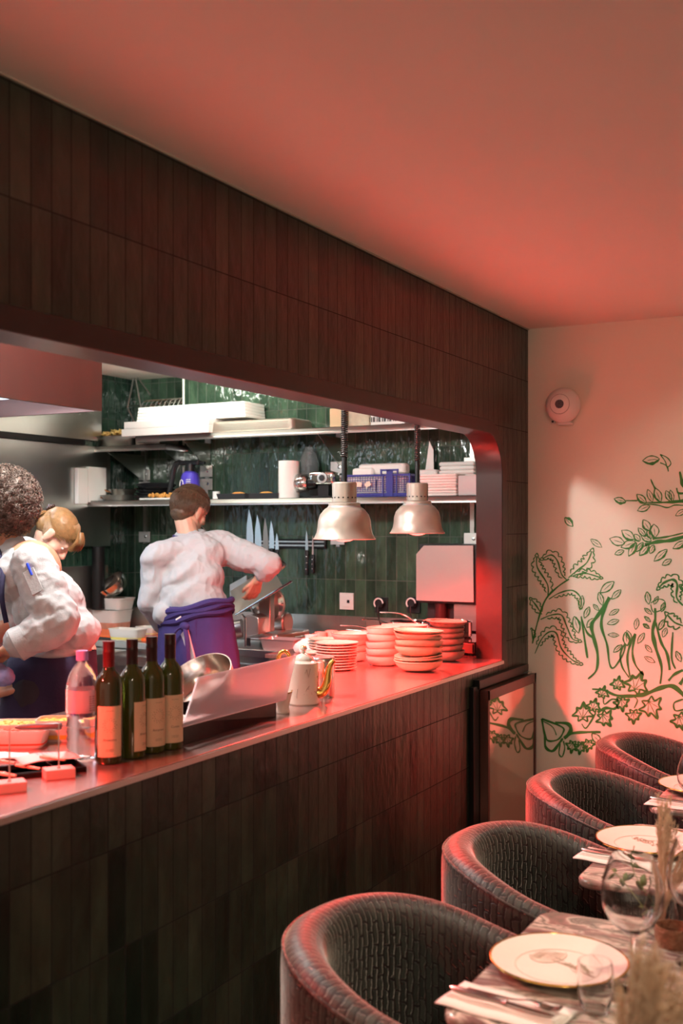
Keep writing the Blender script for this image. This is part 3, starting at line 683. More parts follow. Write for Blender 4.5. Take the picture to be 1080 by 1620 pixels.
p = G(1022, 1330, TZ+.02); plate(p.x, p.y, 'gold-rimmed cream dinner plate with a lacy coral print on the second table', 'coral', -.3)
p = G(1108, 1243, TZ+.02); plate(p.x, p.y, 'gold-rimmed cream dinner plate on the furthest table', 'coral', .4)
LINEN = M('linen', (.82, .76, .70), .9, var=.04, bump=.15, bscale=300)
CUT = M('cutlery_steel', (.55, .50, .47), .22, 1, var=.1)
def napkin(c, rz, label, L_=.25):
    t = tag(None or MB().b2((0, 0, 0), (0, 0, 0)).build('x', LINEN), 'x x x x', 'x') if False else None
    mb = MB()
    for k in range(3):
        n_ = 16; vs = []; fs = []
        wdt = .062-.008*k
        for i in range(n_+1):
            for j in range(7):
                x = (i/n_-.5)*(L_-.01*k); y = (j/6-.5)*wdt*2
                z = .002+.0035*k+.0012*math.sin(i*.8+k+j*.5)+.0009*math.sin(j*1.3)
                if k == 2 and j > 3: z -= .002
                vs.append((x, y*(.5 if k == 1 else (.5 if k == 2 else 1))*1.0, max(.0012, z)))
        for i in range(n_):
            for j in range(6): a = i*7+j; fs.append((a, a+1, a+8, a+7))
        mb.add(vs, fs)
    o = mb.build('napkin', LINEN, solid=.0022); o.location = (c[0], c[1], TZ+.0008); o.rotation_euler = (0, 0, rz)
    return tag(o, label, 'napkin', 'folded linen napkins')
def fork(c, rz, label, z=.0115):
    t = thing('fork', label, 'fork', (c[0], c[1], TZ+z), rz, group='forks laid on the napkins')
    MB().tube(smooth_pts([(-.10, 0, .003), (-.05, 0, .003), (0, 0, .004), (.035, 0, .010), (.055, 0, .006)], 4), [.0058, .0058, .0058, .0058, .005, .0045, .004, .0035, .003, .003, .003, .003, .003, .004, .006, .009, .0115], 10, flat=.45).build('handle', CUT, t)
    f = MB()
    for k in range(4): y = -.009+.006*k; f.tube(smooth_pts([(.052, y*.95, .006), (.075, y, .003), (.098, y*.95, .008)], 4), [.0022]*8+[.001], 6)
    f.build('tines', CUT, t); return t
def knife(c, rz, label, z=.0115):
    t = thing('table_knife', label, 'knife', (c[0], c[1], TZ+z), rz, group='table knives laid on the napkins')
    MB().tube([(-.115, 0, .005), (-.10, 0, .005), (-.04, 0, .005), (.0, 0, .005), (.012, 0, .005)], [.004, .0075, .0072, .006, .0085], 12, flat=.75).build('handle', CUT, t)
    MB().prism([(.01, -.006, .0045), (.085, -.009, .0045), (.105, -.006, .0045), (.115, .004, .0045), (.10, .007, .0045), (.01, .006, .0045)], (0, 0, .0016)).build('blade', CUT, t); return t
def setting(px, py, rz, which):
    p = G(px, py, TZ); napkin(p, rz, 'white folded linen napkin '+which)
    d = Vector((math.cos(rz), math.sin(rz), 0)); n_ = Vector((-d.y, d.x, 0))
    knife(p-d*.005-n_*.010, rz-.03, 'steel table knife lying on the napkin '+which); fork(p+d*.01+n_*.016, rz+.06, 'steel fork lying on the napkin '+which)
setting(800, 1596, -.12, 'on the nearest table, below the jellyfish plate')
setting(985, 1362, -.1, 'on the second table, below the coral plate')
setting(1085, 1276, -.1, 'on the furthest table')
def glassware(name, label, cat, prof_out, prof_in, loc, group=None, n=56):
    o = MB().lathe(prof_out+prof_in[::-1], n=n).build(name, GLASS); o.location = loc; return tag(o, label, cat, group)
def wine_glass(px, py, label, s_=1.0):
    p = G(px, py, TZ)
    out = [(0, 0), (.036, 0), (.037, .0015), (.02, .004), (.006, .010), (.004, .03), (.0038, .07), (.005, .088), (.018, .096), (.038, .112), (.050, .135), (.0535, .160), (.050, .185), (.042, .21), (.036, .225)]
    inn = [(0, .0925), (.016, .098), (.0365, .1135), (.0488, .136), (.0523, .16), (.0488, .185), (.041, .209), (.0352, .225)]
    return glassware('wine_glass', label, 'wine glass', [(r*s_, z*s_) for r, z in out], [(r*s_, z*s_) for r, z in inn], (p.x, p.y, TZ), 'stemmed wine glasses on the marble tables')
wine_glass(1000, 1562, 'balloon wine glass standing beyond the jellyfish plate, the fully visible one', 1.2)
wine_glass(1102, 1525, 'balloon wine glass cut by the right edge of the frame', 1.2)
wine_glass(1096, 1300, 'wine glass beside the plate on the furthest table', .95)
p = G(941, 1600, TZ)
glassware('tumbler', 'small footed water tumbler at the lower edge of the jellyfish plate', 'glass',
          [(0, 0), (.024, 0), (.026, .002), (.031, .02), (.0355, .045), (.036, .065), (.034, .09), (.0325, .098)],
          [(0, .006), (.022, .008), (.029, .022), (.0338, .046), (.0343, .065), (.0325, .09), (.0314, .098)], (p.x, p.y, TZ))
# dried grass bouquet in a small vase on the nearest table
GRASS = M('dried_grass', (.80, .60, .42), .8, var=.2, nscale=30)
def bouquet(base, tips, label, nm='dried_grass_bunch', spread=.02, n=60, r=.0011, plume=True):
    t = thing(nm, label, 'dried grass', base)
    base = Vector(base); random.seed(3); st_ = MB(); pl_ = MB()
    for k in range(n):
        tp = Vector(random.choice(tips))+Vector([random.gauss(0, spread) for _ in range(3)])-base
        mid = tp*.5+Vector((0, 0, .02)); P = smooth_pts([(random.uniform(-.008, .008), random.uniform(-.008, .008), .005), mid, tp], 5)
        st_.tube(P, [r]*(len(P)-3)+[r*.8, r*.6, r*.3], 5)
        if plume:
            L_ = len(P)
            for q in range(44):
                f = .45+.55*random.random(); i = min(L_-2, int(f*(L_-1))); a = P[i].lerp(P[i+1], f*(L_-1)-i); d = (P[i+1]-P[i]).normalized()
                o_ = Vector([random.gauss(0, 1) for _ in range(3)]).normalized()*.007
                pl_.tube([a, a+d*.012+o_], [.0013, .0004], 3)
    st_.build('stalks', GRASS, t)
    if plume: pl_.build('plumes', GRASS, t)
    return t
vb = D(975, 1740, 1.62); vb.z = TZ
tips1 = [D(1012, 1545, 1.5), D(1000, 1575, 1.55), D(1040, 1530, 1.5), D(1055, 1550, 1.55), D(1020, 1515, 1.5), D(1030, 1560, 1.5), D(1078, 1580, 1.5), D(1110, 1545, 1.45)]
vs_ = G(950, 1668, TZ) if False else Vector((vb.x, vb.y, TZ))
tag(MB().lathe([(0, 0), (.03, 0), (.034, .02), (.028, .05), (.014, .07), (.013, .085), (.011, .085), (.011, .07), (.025, .05), (.030, .02), (0, .005)], n=32).build('bud_vase', M('vase_ceramic', (.55, .42, .33), .4)), 'small earthen bud vase holding the blurred dried grass', 'vase').location = vs_
bouquet(vs_+Vector((0, 0, .012)), tips1, 'blurred bunch of beige dried grass at the lower right corner', n=110, spread=.012)
# second arrangement: tall pale plume with green sprigs in glass between the two tables
b2 = G(1045, 1472, TZ)
glassware('glass_vase', 'clear glass vase of dried grass and sprigs at the far side of the nearest table', 'vase',
          [(0, 0), (.034, 0), (.038, .01), (.040, .04), (.030, .085), (.019, .11), (.021, .125)], [(0, .008), (.034, .012), (.037, .04), (.028, .085), (.0175, .11), (.0197, .125)], (b2.x, b2.y, TZ))
bouquet(b2+Vector((0, 0, .02)), [D(1052, 1270, 2.55), D(1062, 1300, 2.5), D(1046, 1310, 2.6), D(1075, 1380, 2.5), D(1090, 1360, 2.5)], 'tall pale dried grass plume rising in front of the second table', n=46, spread=.009)
LEAFM = M('sprig_leaf', (.14, .19, .06), .5, var=.35, nscale=20)
def sprig(base, path, label, n=9, sz=.022):
    t = thing('green_sprig', label, 'sprig', base); base = Vector(base)
    P = [Vector(q)-base for q in path]; S_ = smooth_pts([Vector((0, 0, 0))]+P, 6); MB().tube(S_, .0012, 5).build('stem', M('stem_green', (.20, .22, .08), .6), t)
    g = MB(); random.seed(11)
    for k in range(n):
        i = int((k+2)/(n+2)*(len(S_)-1)); a = S_[i]; d = Vector([random.gauss(0, 1) for _ in range(3)]).normalized(); s_ = d.cross(Vector((.3, .5, 1))).normalized()
        l_ = sz*random.uniform(.8, 1.4); up = d.cross(s_)*.003
        vs = []
        for u, w_ in ((0, 0), (.25, .28), (.55, .34), (.8, .2), (1, 0)): vs += [a+d*l_*u+s_*w_*l_+up*u, a+d*l_*u-s_*w_*l_+up*u]
        g.add(vs, [(0, 2, 3, 1), (2, 4, 5, 3), (4, 6, 7, 5), (6, 8, 9, 7)])
    g.build('leaves', LEAFM, t, solid=.0008); return t
sprig(b2+Vector((.008, 0, .03)), [D(1035, 1430, 2.62), D(1000, 1375, 2.7), D(1003, 1338, 2.7)], 'green leafy sprig leaning left above the wine glass', 14, .03)
sprig(b2+Vector((-.008, 0, .03)), [D(1020, 1440, 2.6), D(985, 1395, 2.65), D(955, 1372, 2.7)], 'green leafy sprig reaching towards the second table edge', 10, .022)
# basket-like candle holder
p = G(1052, 1496, TZ+.02) ; p = G(1062, 1500, TZ)
cd = thing('candle_holder', 'brown textured tealight holder behind the wine glass stem', 'candle holder', (p.x, p.y+.02, TZ))
RUST = M('rust_texture', (.30, .14, .08), .5, .3, var=.6, nscale=60, bump=.8, bscale=90)
MB().lathe([(0, 0), (.036, 0), (.042, .02), (.040, .045), (.037, .045), (.038, .02), (.033, .004), (0, .004)], n=32).build('cup', RUST, cd)
MB().lathe([(0, .004), (.026, .004), (.026, .022), (0, .022)], n=24).build('candle', M('wax', (.8, .72, .6), .5), cd)
# ============================================================ things on the pass
def textmesh(txt, size, name, mat, parent, M4, fn=None):
    cu = bpy.data.curves.new('t', 'FONT'); cu.body = txt; cu.size = size; cu.align_x = 'CENTER'; cu.resolution_u = 3
    o = bpy.data.objects.new('t', cu); COL.objects.link(o); dg = bpy.context.evaluated_depsgraph_get(); dg.update()
    me = bpy.data.meshes.new_from_object(o.evaluated_get(dg)); bpy.data.objects.remove(o)
    me.name = name; me.materials.clear(); me.materials.append(mat)
    for v in me.vertices: v.co = fn(v.co) if fn else M4 @ v.co
    r = bpy.data.objects.new(name, me); COL.objects.link(r); r.parent = parent; return r
BGL = M('bottle_glass', (.02, .035, .008), .06, coat=.5, var=.2)
BGL2 = M('bottle_glass_olive', (.06, .07, .010), .05, trans=.25, coat=.3, var=.1)
LAB = M('bottle_label', (.72, .52, .34), .75, var=.05, nscale=30)
LINK = M('label_ink', (.14, .09, .07), .7)
def bottle(px, py, label, lab_ang, cap, glass, word='Amarone', H=.318):
    p = G(px, py, CT); t = thing('oil_bottle', label, 'bottle', (p.x, p.y, CT), 0, 'dark glass bottles lined up on the pass')
    s_ = H/.318; R = .0365
    MB().lathe([(r, z*s_) for r, z in [(0, .004), (.026, .0), (.034, .002), (R, .010), (R, .195), (.0358, .207), (.032, .222), (.024, .234), (.0165, .243), (.0142, .255), (.0135, .305), (0, .306)]], n=44).build('glass_body', glass, t)
    MB().lathe([(r, z*s_) for r, z in [(.0150, .250), (.0152, .286), (.0158, .288), (.0158, .292), (.0152, .294), (.0156, .318), (0, .3185)]], n=36).build('capsule', cap, t)
    a0 = lab_ang; hw = .86
    def cyl(u, z, r=R+.0006): a = a0+u/R; return Vector((r*math.cos(a), r*math.sin(a), z))
    vs = []; W_ = .034
    for i in range(17):
        u = -W_+2*W_*i/16; vs += [cyl(u, .020*s_, R+.0003), cyl(u, .152*s_, R+.0003)]
    lb = MB().add(vs, [(2*i, 2*i+2, 2*i+3, 2*i+1) for i in range(16)]).build('label', LAB, t)
    ink = MB()
    for k in range(26):
        a = 2*PI*k/26
        for r0, r1 in ((.0115, .0145), (.0165, .0195)):
            if (k+int(r0*1000)) % 2: continue
            P = [cyl(math.cos(a)*r, .103*s_+math.sin(a)*r) for r in (r0, r1)]; ink.tube(P, .00055, 4)
    for z in (.140, .040, .036): ink.tube([cyl(u, z*s_) for u in (-.010, -.004, .003, .010)], .0004, 4)
    ink.build('sunburst_print', LINK, lb)
    textmesh(word, .0095, 'printed_word', LINK, lb, None, lambda c: cyl(c.x, .062*s_+c.y, R+.0008))
    return t
CAPR = M('capsule_red', (.16, .008, .012), .3, .4); CAPB = M('capsule_dark', (.035, .008, .008), .35, .3)
cang = math.atan2(-1.9, 1.95)
bottle(172, 1206, 'dark bottle with red capsule, leftmost of four, its label half lit red', cang-.02, CAPR, BGL)
bottle(209, 1197, 'dark bottle second of four from the left, its label turned to the right', cang+.95, CAPB, BGL2, H=.316)
bottle(240, 1189, 'dark bottle third of four from the left, between two labelled bottles', cang+.42, CAPB, BGL2, H=.316)
bottle(269, 1183, 'dark bottle rightmost of four, beside the leaning frosted lid', cang+.25, CAPB, BGL2, 'Cuvee', H=.318)
# water bottle
p = G(130, 1200, CT)
t = thing('water_bottle', 'clear ribbed plastic water bottle with a lilac cap beside the dark bottles', 'bottle', (p.x, p.y, CT))
PET = M('pet_plastic', (.97, .96, .98), .04, trans=.97, ior=1.2, bump=.35, nscale=40, bdist=.004)
pr = [(0, .006), (.022, .0), (.038, .004), (.041, .012)]
for k in range(5): pr += [(.042, .02+.018*k), (.0395, .028+.018*k)]
pr += [(.041, .118), (.0425, .124), (.0425, .188), (.041, .2), (.034, .226), (.022, .246), (.0135, .256), (.0125, .266), (.0125, .285), (0, .285)]
MB().lathe(pr, n=44).build('bottle_body', PET, t)
MB().lathe([(.0155, .262), (.016, .264), (.016, .286), (.0145, .288), (0, .288)], n=36).build('cap', M('lilac_cap', (.50, .30, .70), .4), t)
lm = MB().lathe([(.0432, .126), (.0432, .186)], n=44); lm.f = [f for f in lm.f if len(f) == 4]
lb = lm.build('label', M('pink_label', (.85, .62, .64), .5, alpha=.35), t)
g = MB()
for k in range(7):
    for j in range(3): a = cang+.35+j*.22; g.add([Vector((.0436*math.cos(a+q), .0436*math.sin(a+q), .132+.006*k+z)) for q, z in ((0, 0), (.15, 0), (.15, .003), (0, .003))], [(0, 1, 2, 3)])
g.build('label_print', LINK, lb, smooth=False)
# receipt spikes
FOAM = M('pink_block', (.78, .36, .32), .55, var=.06, sub=.1)
def spike(px, py, ang, h, label):
    p = G(px, py, CT); t = thing('receipt_spike', label, 'receipt spike', (p.x, p.y, CT), ang, 'receipt spikes on the pass')
    MB().b2((-.036, -.024, 0), (.036, .024, .024)).build('block', FOAM, t, bevel=.0015)
    MB().tube([(0, 0, .023), (0, 0, h-.02), (0, 0, h)], [.0019, .0017, .0003], 8).build('spike', STEEL, t)
    MB().lathe([(0, .024), (.005, .024), (.004, .0265), (0, .0265)], n=16).build('collar', STEEL, t)
spike(15, 1252, .95, .155, 'pink block with an upright steel spike, cut by the left frame edge')
spike(93, 1230, .95, .145, 'pink block with an upright steel spike in front of the bill trays')
# bill trays with papers and pegs
def tray(px, py, ang, label):
    p = G(px, py, CT); t = thing('bill_tray', label, 'tray', (p.x, p.y, CT), ang, 'dark bill trays')
    m = MB().b2((-.105, -.055, 0), (.105, .055, .003)); MB.b2(m, (-.105, -.055, 0), (.105, -.052, .014)); m.b2((-.105, .052, 0), (.105, .055, .014)); m.b2((-.105, -.055, 0), (-.102, .055, .014)); m.b2((.102, -.055, 0), (.105, .055, .014))
    m.build('tray_body', BLACKM, t, bevel=.0008); return t, p
tray(62, 1222, 1.02, 'dark metal bill tray nearest the bottles, holding a pink order slip')
tray(15, 1226, 1.02, 'dark metal bill tray at the left frame edge with a wooden peg')
def paper(px, py, z, ang, sx, sy, label, mat, tilt=0):
    p = G(px, py, CT+z); n_ = 8; vs = []
    for i in range(n_+1):
        for j in range(n_+1): vs.append((sx*(i/n_-.5), sy*(j/n_-.5), .004*math.sin(i*.6)+tilt*(i/n_)))
    m = MB().add(vs, [(i*9+j, i*9+j+9, i*9+j+10, i*9+j+1) for i in range(n_) for j in range(n_)])
    o = m.build('order_slip', mat, solid=.0006); o.location = (p.x, p.y, CT+z); o.rotation_euler = (0, 0, ang)
    return tag(o, label, 'order slip')
PINKP = M('pink_paper', (.85, .62, .58), .8, var=.03)
o = paper(76, 1200, .018, 1.0, .15, .10, 'pink handwritten order slip lying across the bill tray', PINKP, .008)
g = MB(); random.seed(2)
for k in range(9):
    x = -.03+.012*(k % 5); y = .0+.014*(k//5)
    g.tube([(x, y, .0125), (x+.003, y+.004, .0128), (x+.005, y-.001, .0128), (x+.009, y+.002, .0130)], .0005, 4)
g.build('handwriting', M('pen_ink', (.2, .12, .3), .6), o)
paper(12, 1196, .004, .9, .12, .09, 'white order slip lying at the left frame edge', WHITEC)
PEG = M('peg_wood', (.80, .42, .30), .5, var=.15)
def peg(px, py, ang, label, z=.006):
    p = G(px, py, CT+z); t = thing('wooden_peg', label, 'clothes peg', (p.x, p.y, CT+z), ang, 'wooden pegs on the bill trays')
    for s_ in (-1, 1): MB().tube([(-.036, .006*s_, .008), (-.01, .003*s_, .006), (.036, .0015+.0015*s_, .004)], [.0035, .0042, .0028], 8).build('jaw', PEG, t)
    MB().cyl((-.002, -.006, .006), (-.002, .008, .006), .0035).build('spring', STEEL, t)
peg(84, 1203, .1, 'wooden peg clipped over the pink order slip', .022); peg(45, 1217, .05, 'wooden peg lying in the nearer bill tray', .006)
peg(5, 1208, .1, 'wooden peg lying in the left bill tray', .006); peg(5, 1228, .1, 'wooden peg at the front of the left bill tray', .015)
# plastic food tubs
def tub(px, py, z, ang, size, label, mat, fill=None, name='food_container', group='plastic food containers'):
    p = G(px, py, z); sx, sy, h = size; t = thing(name, label, 'container', (p.x, p.y, z), ang, group)
    n_ = 28; rings = []
    def ring(kx, ky, zz, rr=.35):
        out = []
        for k in range(n_):
            a = 2*PI*k/n_; c_, s_ = math.cos(a), math.sin(a); e = .35
            out.append((kx*abs(c_)**e*(1 if c_ > 0 else -1), ky*abs(s_)**e*(1 if s_ > 0 else -1), zz))
        return out
    w_ = .0022; R_ = [ring(sx*.40, sy*.40, 0), ring(sx*.42, sy*.42, .003), ring(sx*.485, sy*.485, h-.006), ring(sx*.5, sy*.5, h-.006), ring(sx*.5, sy*.5, h), ring(sx*.475, sy*.475, h), ring(sx*.415, sy*.415, .006)]
    vs = [v for r in R_ for v in r]; fs = [tuple(range(n_))[::-1]]
    for i in range(len(R_)-1):
        for k in range(n_): fs.append((i*n_+k, i*n_+(k+1) % n_, (i+1)*n_+(k+1) % n_, (i+1)*n_+k))
    fs.append(tuple((len(R_)-1)*n_+k for k in range(n_)))
    MB().add(vs, fs).build('tub', mat, t)
    if fill:
        fm, fh, bumps = fill; g = MB(); random.seed(int(px))
        vs = ring(sx*.43, sy*.43, .008)+ring(sx*(.42+.06*fh), sy*(.42+.06*fh), h*fh); g.add(vs, [tuple(range(n_))[::-1], tuple(range(n_, 2*n_))]+[(k, (k+1) % n_, n_+(k+1) % n_, n_+k) for k in range(n_)])
        for k in range(bumps): g.sph((random.uniform(-.36, .36)*sx, random.uniform(-.36, .36)*sy, h*fh), (random.uniform(.006, .012), random.uniform(.006, .012), .006), 8, 6)
        f_ = g.build('contents', fm, t); f_['kind'] = 'stuff'
    return t
TUBW = M('tub_plastic', (.85, .80, .74), .4, trans=.3, var=.03)
tub(32, 1180, CT, .55, (.165, .10, .050), 'translucent container of chopped red filling in front of the knife', TUBW, (M('red_fill', (.75, .10, .04), .6, var=.3, nscale=60), .75, 60))
tub(92, 1170, CT, .55, (.12, .10, .062), 'translucent container of yellow pieces behind the receipt spike', TUBW, (M('yellow_fill', (.85, .5, .05), .6, var=.3, nscale=60), .85, 50))
tub(60, 1158, CT, .50, (.30, .12, .03), 'shallow white tray behind the two filled containers', WHITEP, (M('orange_fill', (.85, .5, .12), .6, var=.3, nscale=60), .8, 60))
p = D(68, 1147, G(68, 1176, CT+.06).length)
p = G(62, 1151, CT+.075); t = thing('kitchen_knife', 'grey-handled kitchen knife lying across the filled containers', 'knife', (p.x, p.y, CT+.0755), .53)
MB().tube([(-.065, 0, 0), (-.05, 0, 0), (0, 0, .002), (.055, 0, .003), (.060, 0, .003)], [.003, .009, .012, .013, .010], 12, flat=.8).build('handle', M('knife_grey', (.09, .075, .07), .45), t)
MB().prism([(.058, -.003, .003), (.10, -.006, 0), (.125, -.012, -.002), (.125, .012, -.002), (.058, .006, .003)], (0, 0, .0015)).build('blade', CUT, t)
# black tray box with leaning frosted lid, tilted steel bowl
def pG(px, py, z): return G(px, py, z)
a_, b_ = G(291, 1178, CT), G(437, 1134, CT); u = (b_-a_).normalized(); L_ = (b_-a_).length
ang = math.atan2(u.y, u.x)
t = thing('black_tray', 'black rectangular container on the pass under the frosted lid', 'container', ((a_+b_)/2)+Vector((-u.y, u.x, 0))*.11, ang)
m = MB().b2((-L_/2, -.11, 0), (L_/2, .11, .004)); m.b2((-L_/2, -.11, 0), (L_/2, -.106, .062)); m.b2((-L_/2, .106, 0), (L_/2, .11, .062)); m.b2((-L_/2, -.11, 0), (-L_/2+.004, .11, .062)); m.b2((L_/2-.004, -.11, 0), (L_/2, .11, .062))
m.build('tray_body', BLACK, t, bevel=.002)
g = MB(); random.seed(8)
for k in range(9): g.b2((-L_/2+.01+random.uniform(0, .04), -.09+.018*k, .01), (-L_/2+.12+random.uniform(0, .05), -.078+.018*k, .055))
g.build('packets', WHITEC, t)
# lid: thin tray-like slab leaning backwards on the box
dl = 2.9
c0, c1, c2, c3 = G(287, 1151, CT+.060), G(452, 1107, CT+.060), None, None
dv = (c1-c0); n_ = Vector((-dv.y, dv.x, 0)).normalized(); up = (UP*.80+n_*.60).normalized()   # leaning towards the kitchen
def solve(px, py, o, a1, a2):  # point on plane through o spanned a1,a2 seen at pixel
    C_ = Vector((0, 0, CAMZ)); r = D(px, py, 1)-C_; nn = a1.cross(a2); k = (o-C_).dot(nn)/r.dot(nn); return C_+r*k
dn = dv.normalized()
q = [c0, c1, solve(468, 1037, c0, dn, up), solve(311, 1072, c0, dn, up)]
t = thing('frosted_lid', 'frosted clear plastic lid leaning over the black container', 'lid', q[0])
nl = dn.cross(up).normalized(); q = [v-q[0] for v in q]
cen = sum(q, Vector())/4
MB().prism(q, nl*.003).build('sheet', M('lid_plastic', (.90, .76, .78), .30, trans=.82, ior=1.12, var=.03), t, bevel=.001)
g = MB()
q2 = [cen+(v-cen)*.965 for v in q]; q3 = [v+nl*(-.0035) for v in q2]
g.tube(smooth_pts(q3, 1, True), .0022, 6, closed=True)
inner = [cen+(v-cen)*.80-nl*.001 for v in q]
g.tube(inner, .0010, 5, closed=True)
g.tube([cen+(q[0]-cen)*.5*.9+(q[3]-cen)*.12-nl*.001, cen+(q[1]-cen)*.75+(q[2]-cen)*.12-nl*.001], .0009, 5)
g.build('rim_ribs', M('lid_rib', (.95, .86, .86), .3, trans=.3), t)
def bowl_mesh(R, H, th=.002, foot=.45):
    pr = [(0, 0), (R*foot, 0), (R*(foot+.04), .002)]
    for k in range(1, 9): f = k/8; pr.append((R*(foot+.04+(1-foot-.04)*math.sin(f*PI/2)), .002+(H-.002)*(1-math.cos(f*PI/2))))
    pr += [(R+.002, H), (R-th, H)]
    for k in range(7, 0, -1): f = k/8; pr.append((R*(foot+.04+(1-foot-.04)*math.sin(f*PI/2))-th, .002+(H-.002)*(1-math.cos(f*PI/2))+th*.6))
    pr.append((0, .002+th)); return pr
c = G(330, 1108, CT+.075); 
ob = MB().lathe(bowl_mesh(.118, .095), n=56).build('mixing_bowl', M('bowl_steel', (.70, .64, .60), .2, 1, bump=.03, nscale=2, stretch=(1, 1, 60)))
pb = D(331, 1098, G(331, 1130, CT+.03).length*.985); ob.location = (pb.x, pb.y, CT+.055); ob.rotation_euler = Vector((-.10, -.55, .80)).to_track_quat('Z', 'Y').to_euler()
tag(ob, 'steel mixing bowl tilted on its side behind the frosted lid', 'bowl')
# teapot
p = G(480, 1113, CT)
t = thing('teapot', 'white marbled teapot with a gold spout and handle', 'teapot', (p.x, p.y, CT), math.atan2(RT.y, RT.x)-.15); t.scale = (1.14, 1.14, 1.12)
MRB = M('marbled_china', (.72, .66, .56), .18, coat=.4, var=.12, nscale=6)
MB().lathe([(0, .002), (.046, .0), (.049, .004), (.047, .06), (.046, .115), (.044, .128), (.030, .136), (0, .137)], n=48).build('pot_body', MRB, t)
MB().lathe([(.032, .135), (.030, .142), (.018, .152), (.006, .157), (.005, .164), (.011, .170), (.010, .176), (0, .179)], n=36).build('pot_lid', MRB, t)
MB().sph((0, 0, .173), (.010, .010, .008)).build('lid_knob', GOLD, t)
sp_ = smooth_pts([(.040, 0, .035), (.060, 0, .040), (.072, 0, .065), (.076, 0, .095), (.082, 0, .120), (.094, 0, .137)], 5)
MB().tube(sp_, [.021-.0142*(i/(len(sp_)-1))**.6 for i in range(len(sp_))], 16).build('spout', GOLD, t)
hn = smooth_pts([(-.044, 0, .045), (-.072, 0, .055), (-.083, 0, .10), (-.078, 0, .145), (-.062, 0, .162), (-.046, 0, .150), (-.041, 0, .118)], 5)
MB().tube(hn, .0062, 12).build('handle', GOLD, t)
g = MB(); random.seed(4)
for k in range(9):
    a = random.uniform(-2.6, .2); z = random.uniform(.02, .1); P = [Vector(((.0478)*math.cos(a+i*.12*random.choice((1, .5))), .0478*math.sin(a+i*.12), z+i*random.uniform(-.008, .012))) for i in range(4)]; g.tube(P, .0006, 4)
g.build('marble_veins', M('vein', (.25, .12, .07), .4), t)
p = G(447, 1128, CT)
t = thing('milk_jug', 'small white marbled milk jug in front of the teapot', 'jug', (p.x, p.y, CT), 0)
MB().lathe([(0, 0), (.022, 0), (.024, .004), (.021, .02), (.026, .045), (.030, .062), (.033, .072), (.031, .072), (.028, .062), (.024, .045), (.019, .02), (0, .006)], n=40).build('jug_body', MRB, t)
MB().tube([(.0325*math.cos(a), .0325*math.sin(a), .072+.003*math.sin(3*a)) for a in [2*PI*k/40 for k in range(40)]], .0016, 6, closed=True).build('gold_rim', GOLD, t)
# steel canister
p = G(511, 1102, CT)
t = thing('steel_canister', 'shiny steel canister with rounded top beside the teapot spout', 'canister', (p.x, p.y, CT))
MB().lathe([(0, 0), (.041, 0), (.0425, .003), (.0425, .128), (0, .128)], n=44).build('canister_body', CHROME, t)
MB().lathe([(.0425, .128), (.044, .130), (.044, .138), (.040, .145), (0, .147)], n=44).build('lid', STEEL, t)
# ------------------------------------------------------------ crockery stacks
def dishprof(kind, R, H):
    if kind == 'plate': return [(0, .001), (R*.62, 0), (R*.66, .002), (R*.95, H*.62), (R, H*.8), (R, H), (R-.004, H), (R*.90, H*.78), (R*.64, .0045), (0, .0045)]
    if kind == 'bowl': return bowl_mesh(R, H, .004, .5)
    return bowl_mesh(R, H, .0035, .36)
def stack(px, py, specs, mat, what, where, group, cat='plate', name='plate', n=44, seed=1):
    """specs from the bottom: (kind, R, H, step, tilt)"""
    p = G(px, py, CT); z = CT; random.seed(seed); cnt = len(specs); cache = {}
    for i, (kind, R, H, step, tilt) in enumerate(specs):
        key = (kind, R, H)
        if key not in cache:
            o = MB().lathe(dishprof(kind, R, H), n=n).build(name, mat); cache[key] = o
        else: o = cache[key].copy(); COL.objects.link(o)
        o.location = (p.x+random.uniform(-.003, .003), p.y+random.uniform(-.003, .003), z)
        o.rotation_euler = (math.radians(tilt*random.choice((-1, 1))), math.radians(tilt*.6*random.choice((-1, 1))), random.uniform(0, 6))
        pos = ORD[cnt-1-i] if i < cnt-1 or cnt == 1 else 'topmost'
        tag(o, what+', '+pos+' in the '+where, cat, group); z += step
    return z
ST1 = M('stoneware_pale', (.78, .50, .42), .4, var=.06, nscale=25)
ST2 = M('stoneware_tan', (.60, .44, .31), .42, var=.15, nscale=25)
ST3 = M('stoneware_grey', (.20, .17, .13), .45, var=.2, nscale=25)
stack(532, 1059, [('plate', .090, .013, .0118, 0)]*5+[('plate', .093, .013, .0118, .6)]*5, ST1, 'pale side plate', 'plate stack beside the steel canister', 'side plates stacked beside the canister', seed=3)
stack(500, 1052, [('plate', .062, .012, .012, 0)]*4+[('plate', .062, .012, .012, 1)], M('saucer_grey', (.55, .52, .44), .4, var=.1), 'small greyish saucer', 'short stack behind the teapot', 'small saucers behind the teapot', 'saucer', 'saucer', seed=4)
stack(512, 1035, [('plate', .075, .013, .013, .5)]*6, M('plate_celadon', (.62, .60, .48), .4, var=.1), 'pale green side plate', 'stack behind the side plates', 'pale green plates behind the side plates', seed=5)
stack(556, 1045, [('bowl', .082, .045, .030, 0)]*3+[('bowl', .095, .038, .03, 0)], ST1, 'wide pale bowl', 'stack behind the side plates', 'wide pale bowls in the middle stack', 'bowl', 'serving_bowl', seed=6)
stack(608, 1052, [('bowl', .082, .046, .031, 0), ('bowl', .080, .046, .031, 3), ('bowl', .080, .046, .031, 4), ('bowl', .079, .046, .031, 3), ('bowl', .077, .046, .031, 2)], ST1, 'rounded pale bowl', 'five-bowl stack beside the tall stack', 'rounded pale bowls in the stack of five', 'bowl', 'bowl', seed=7)
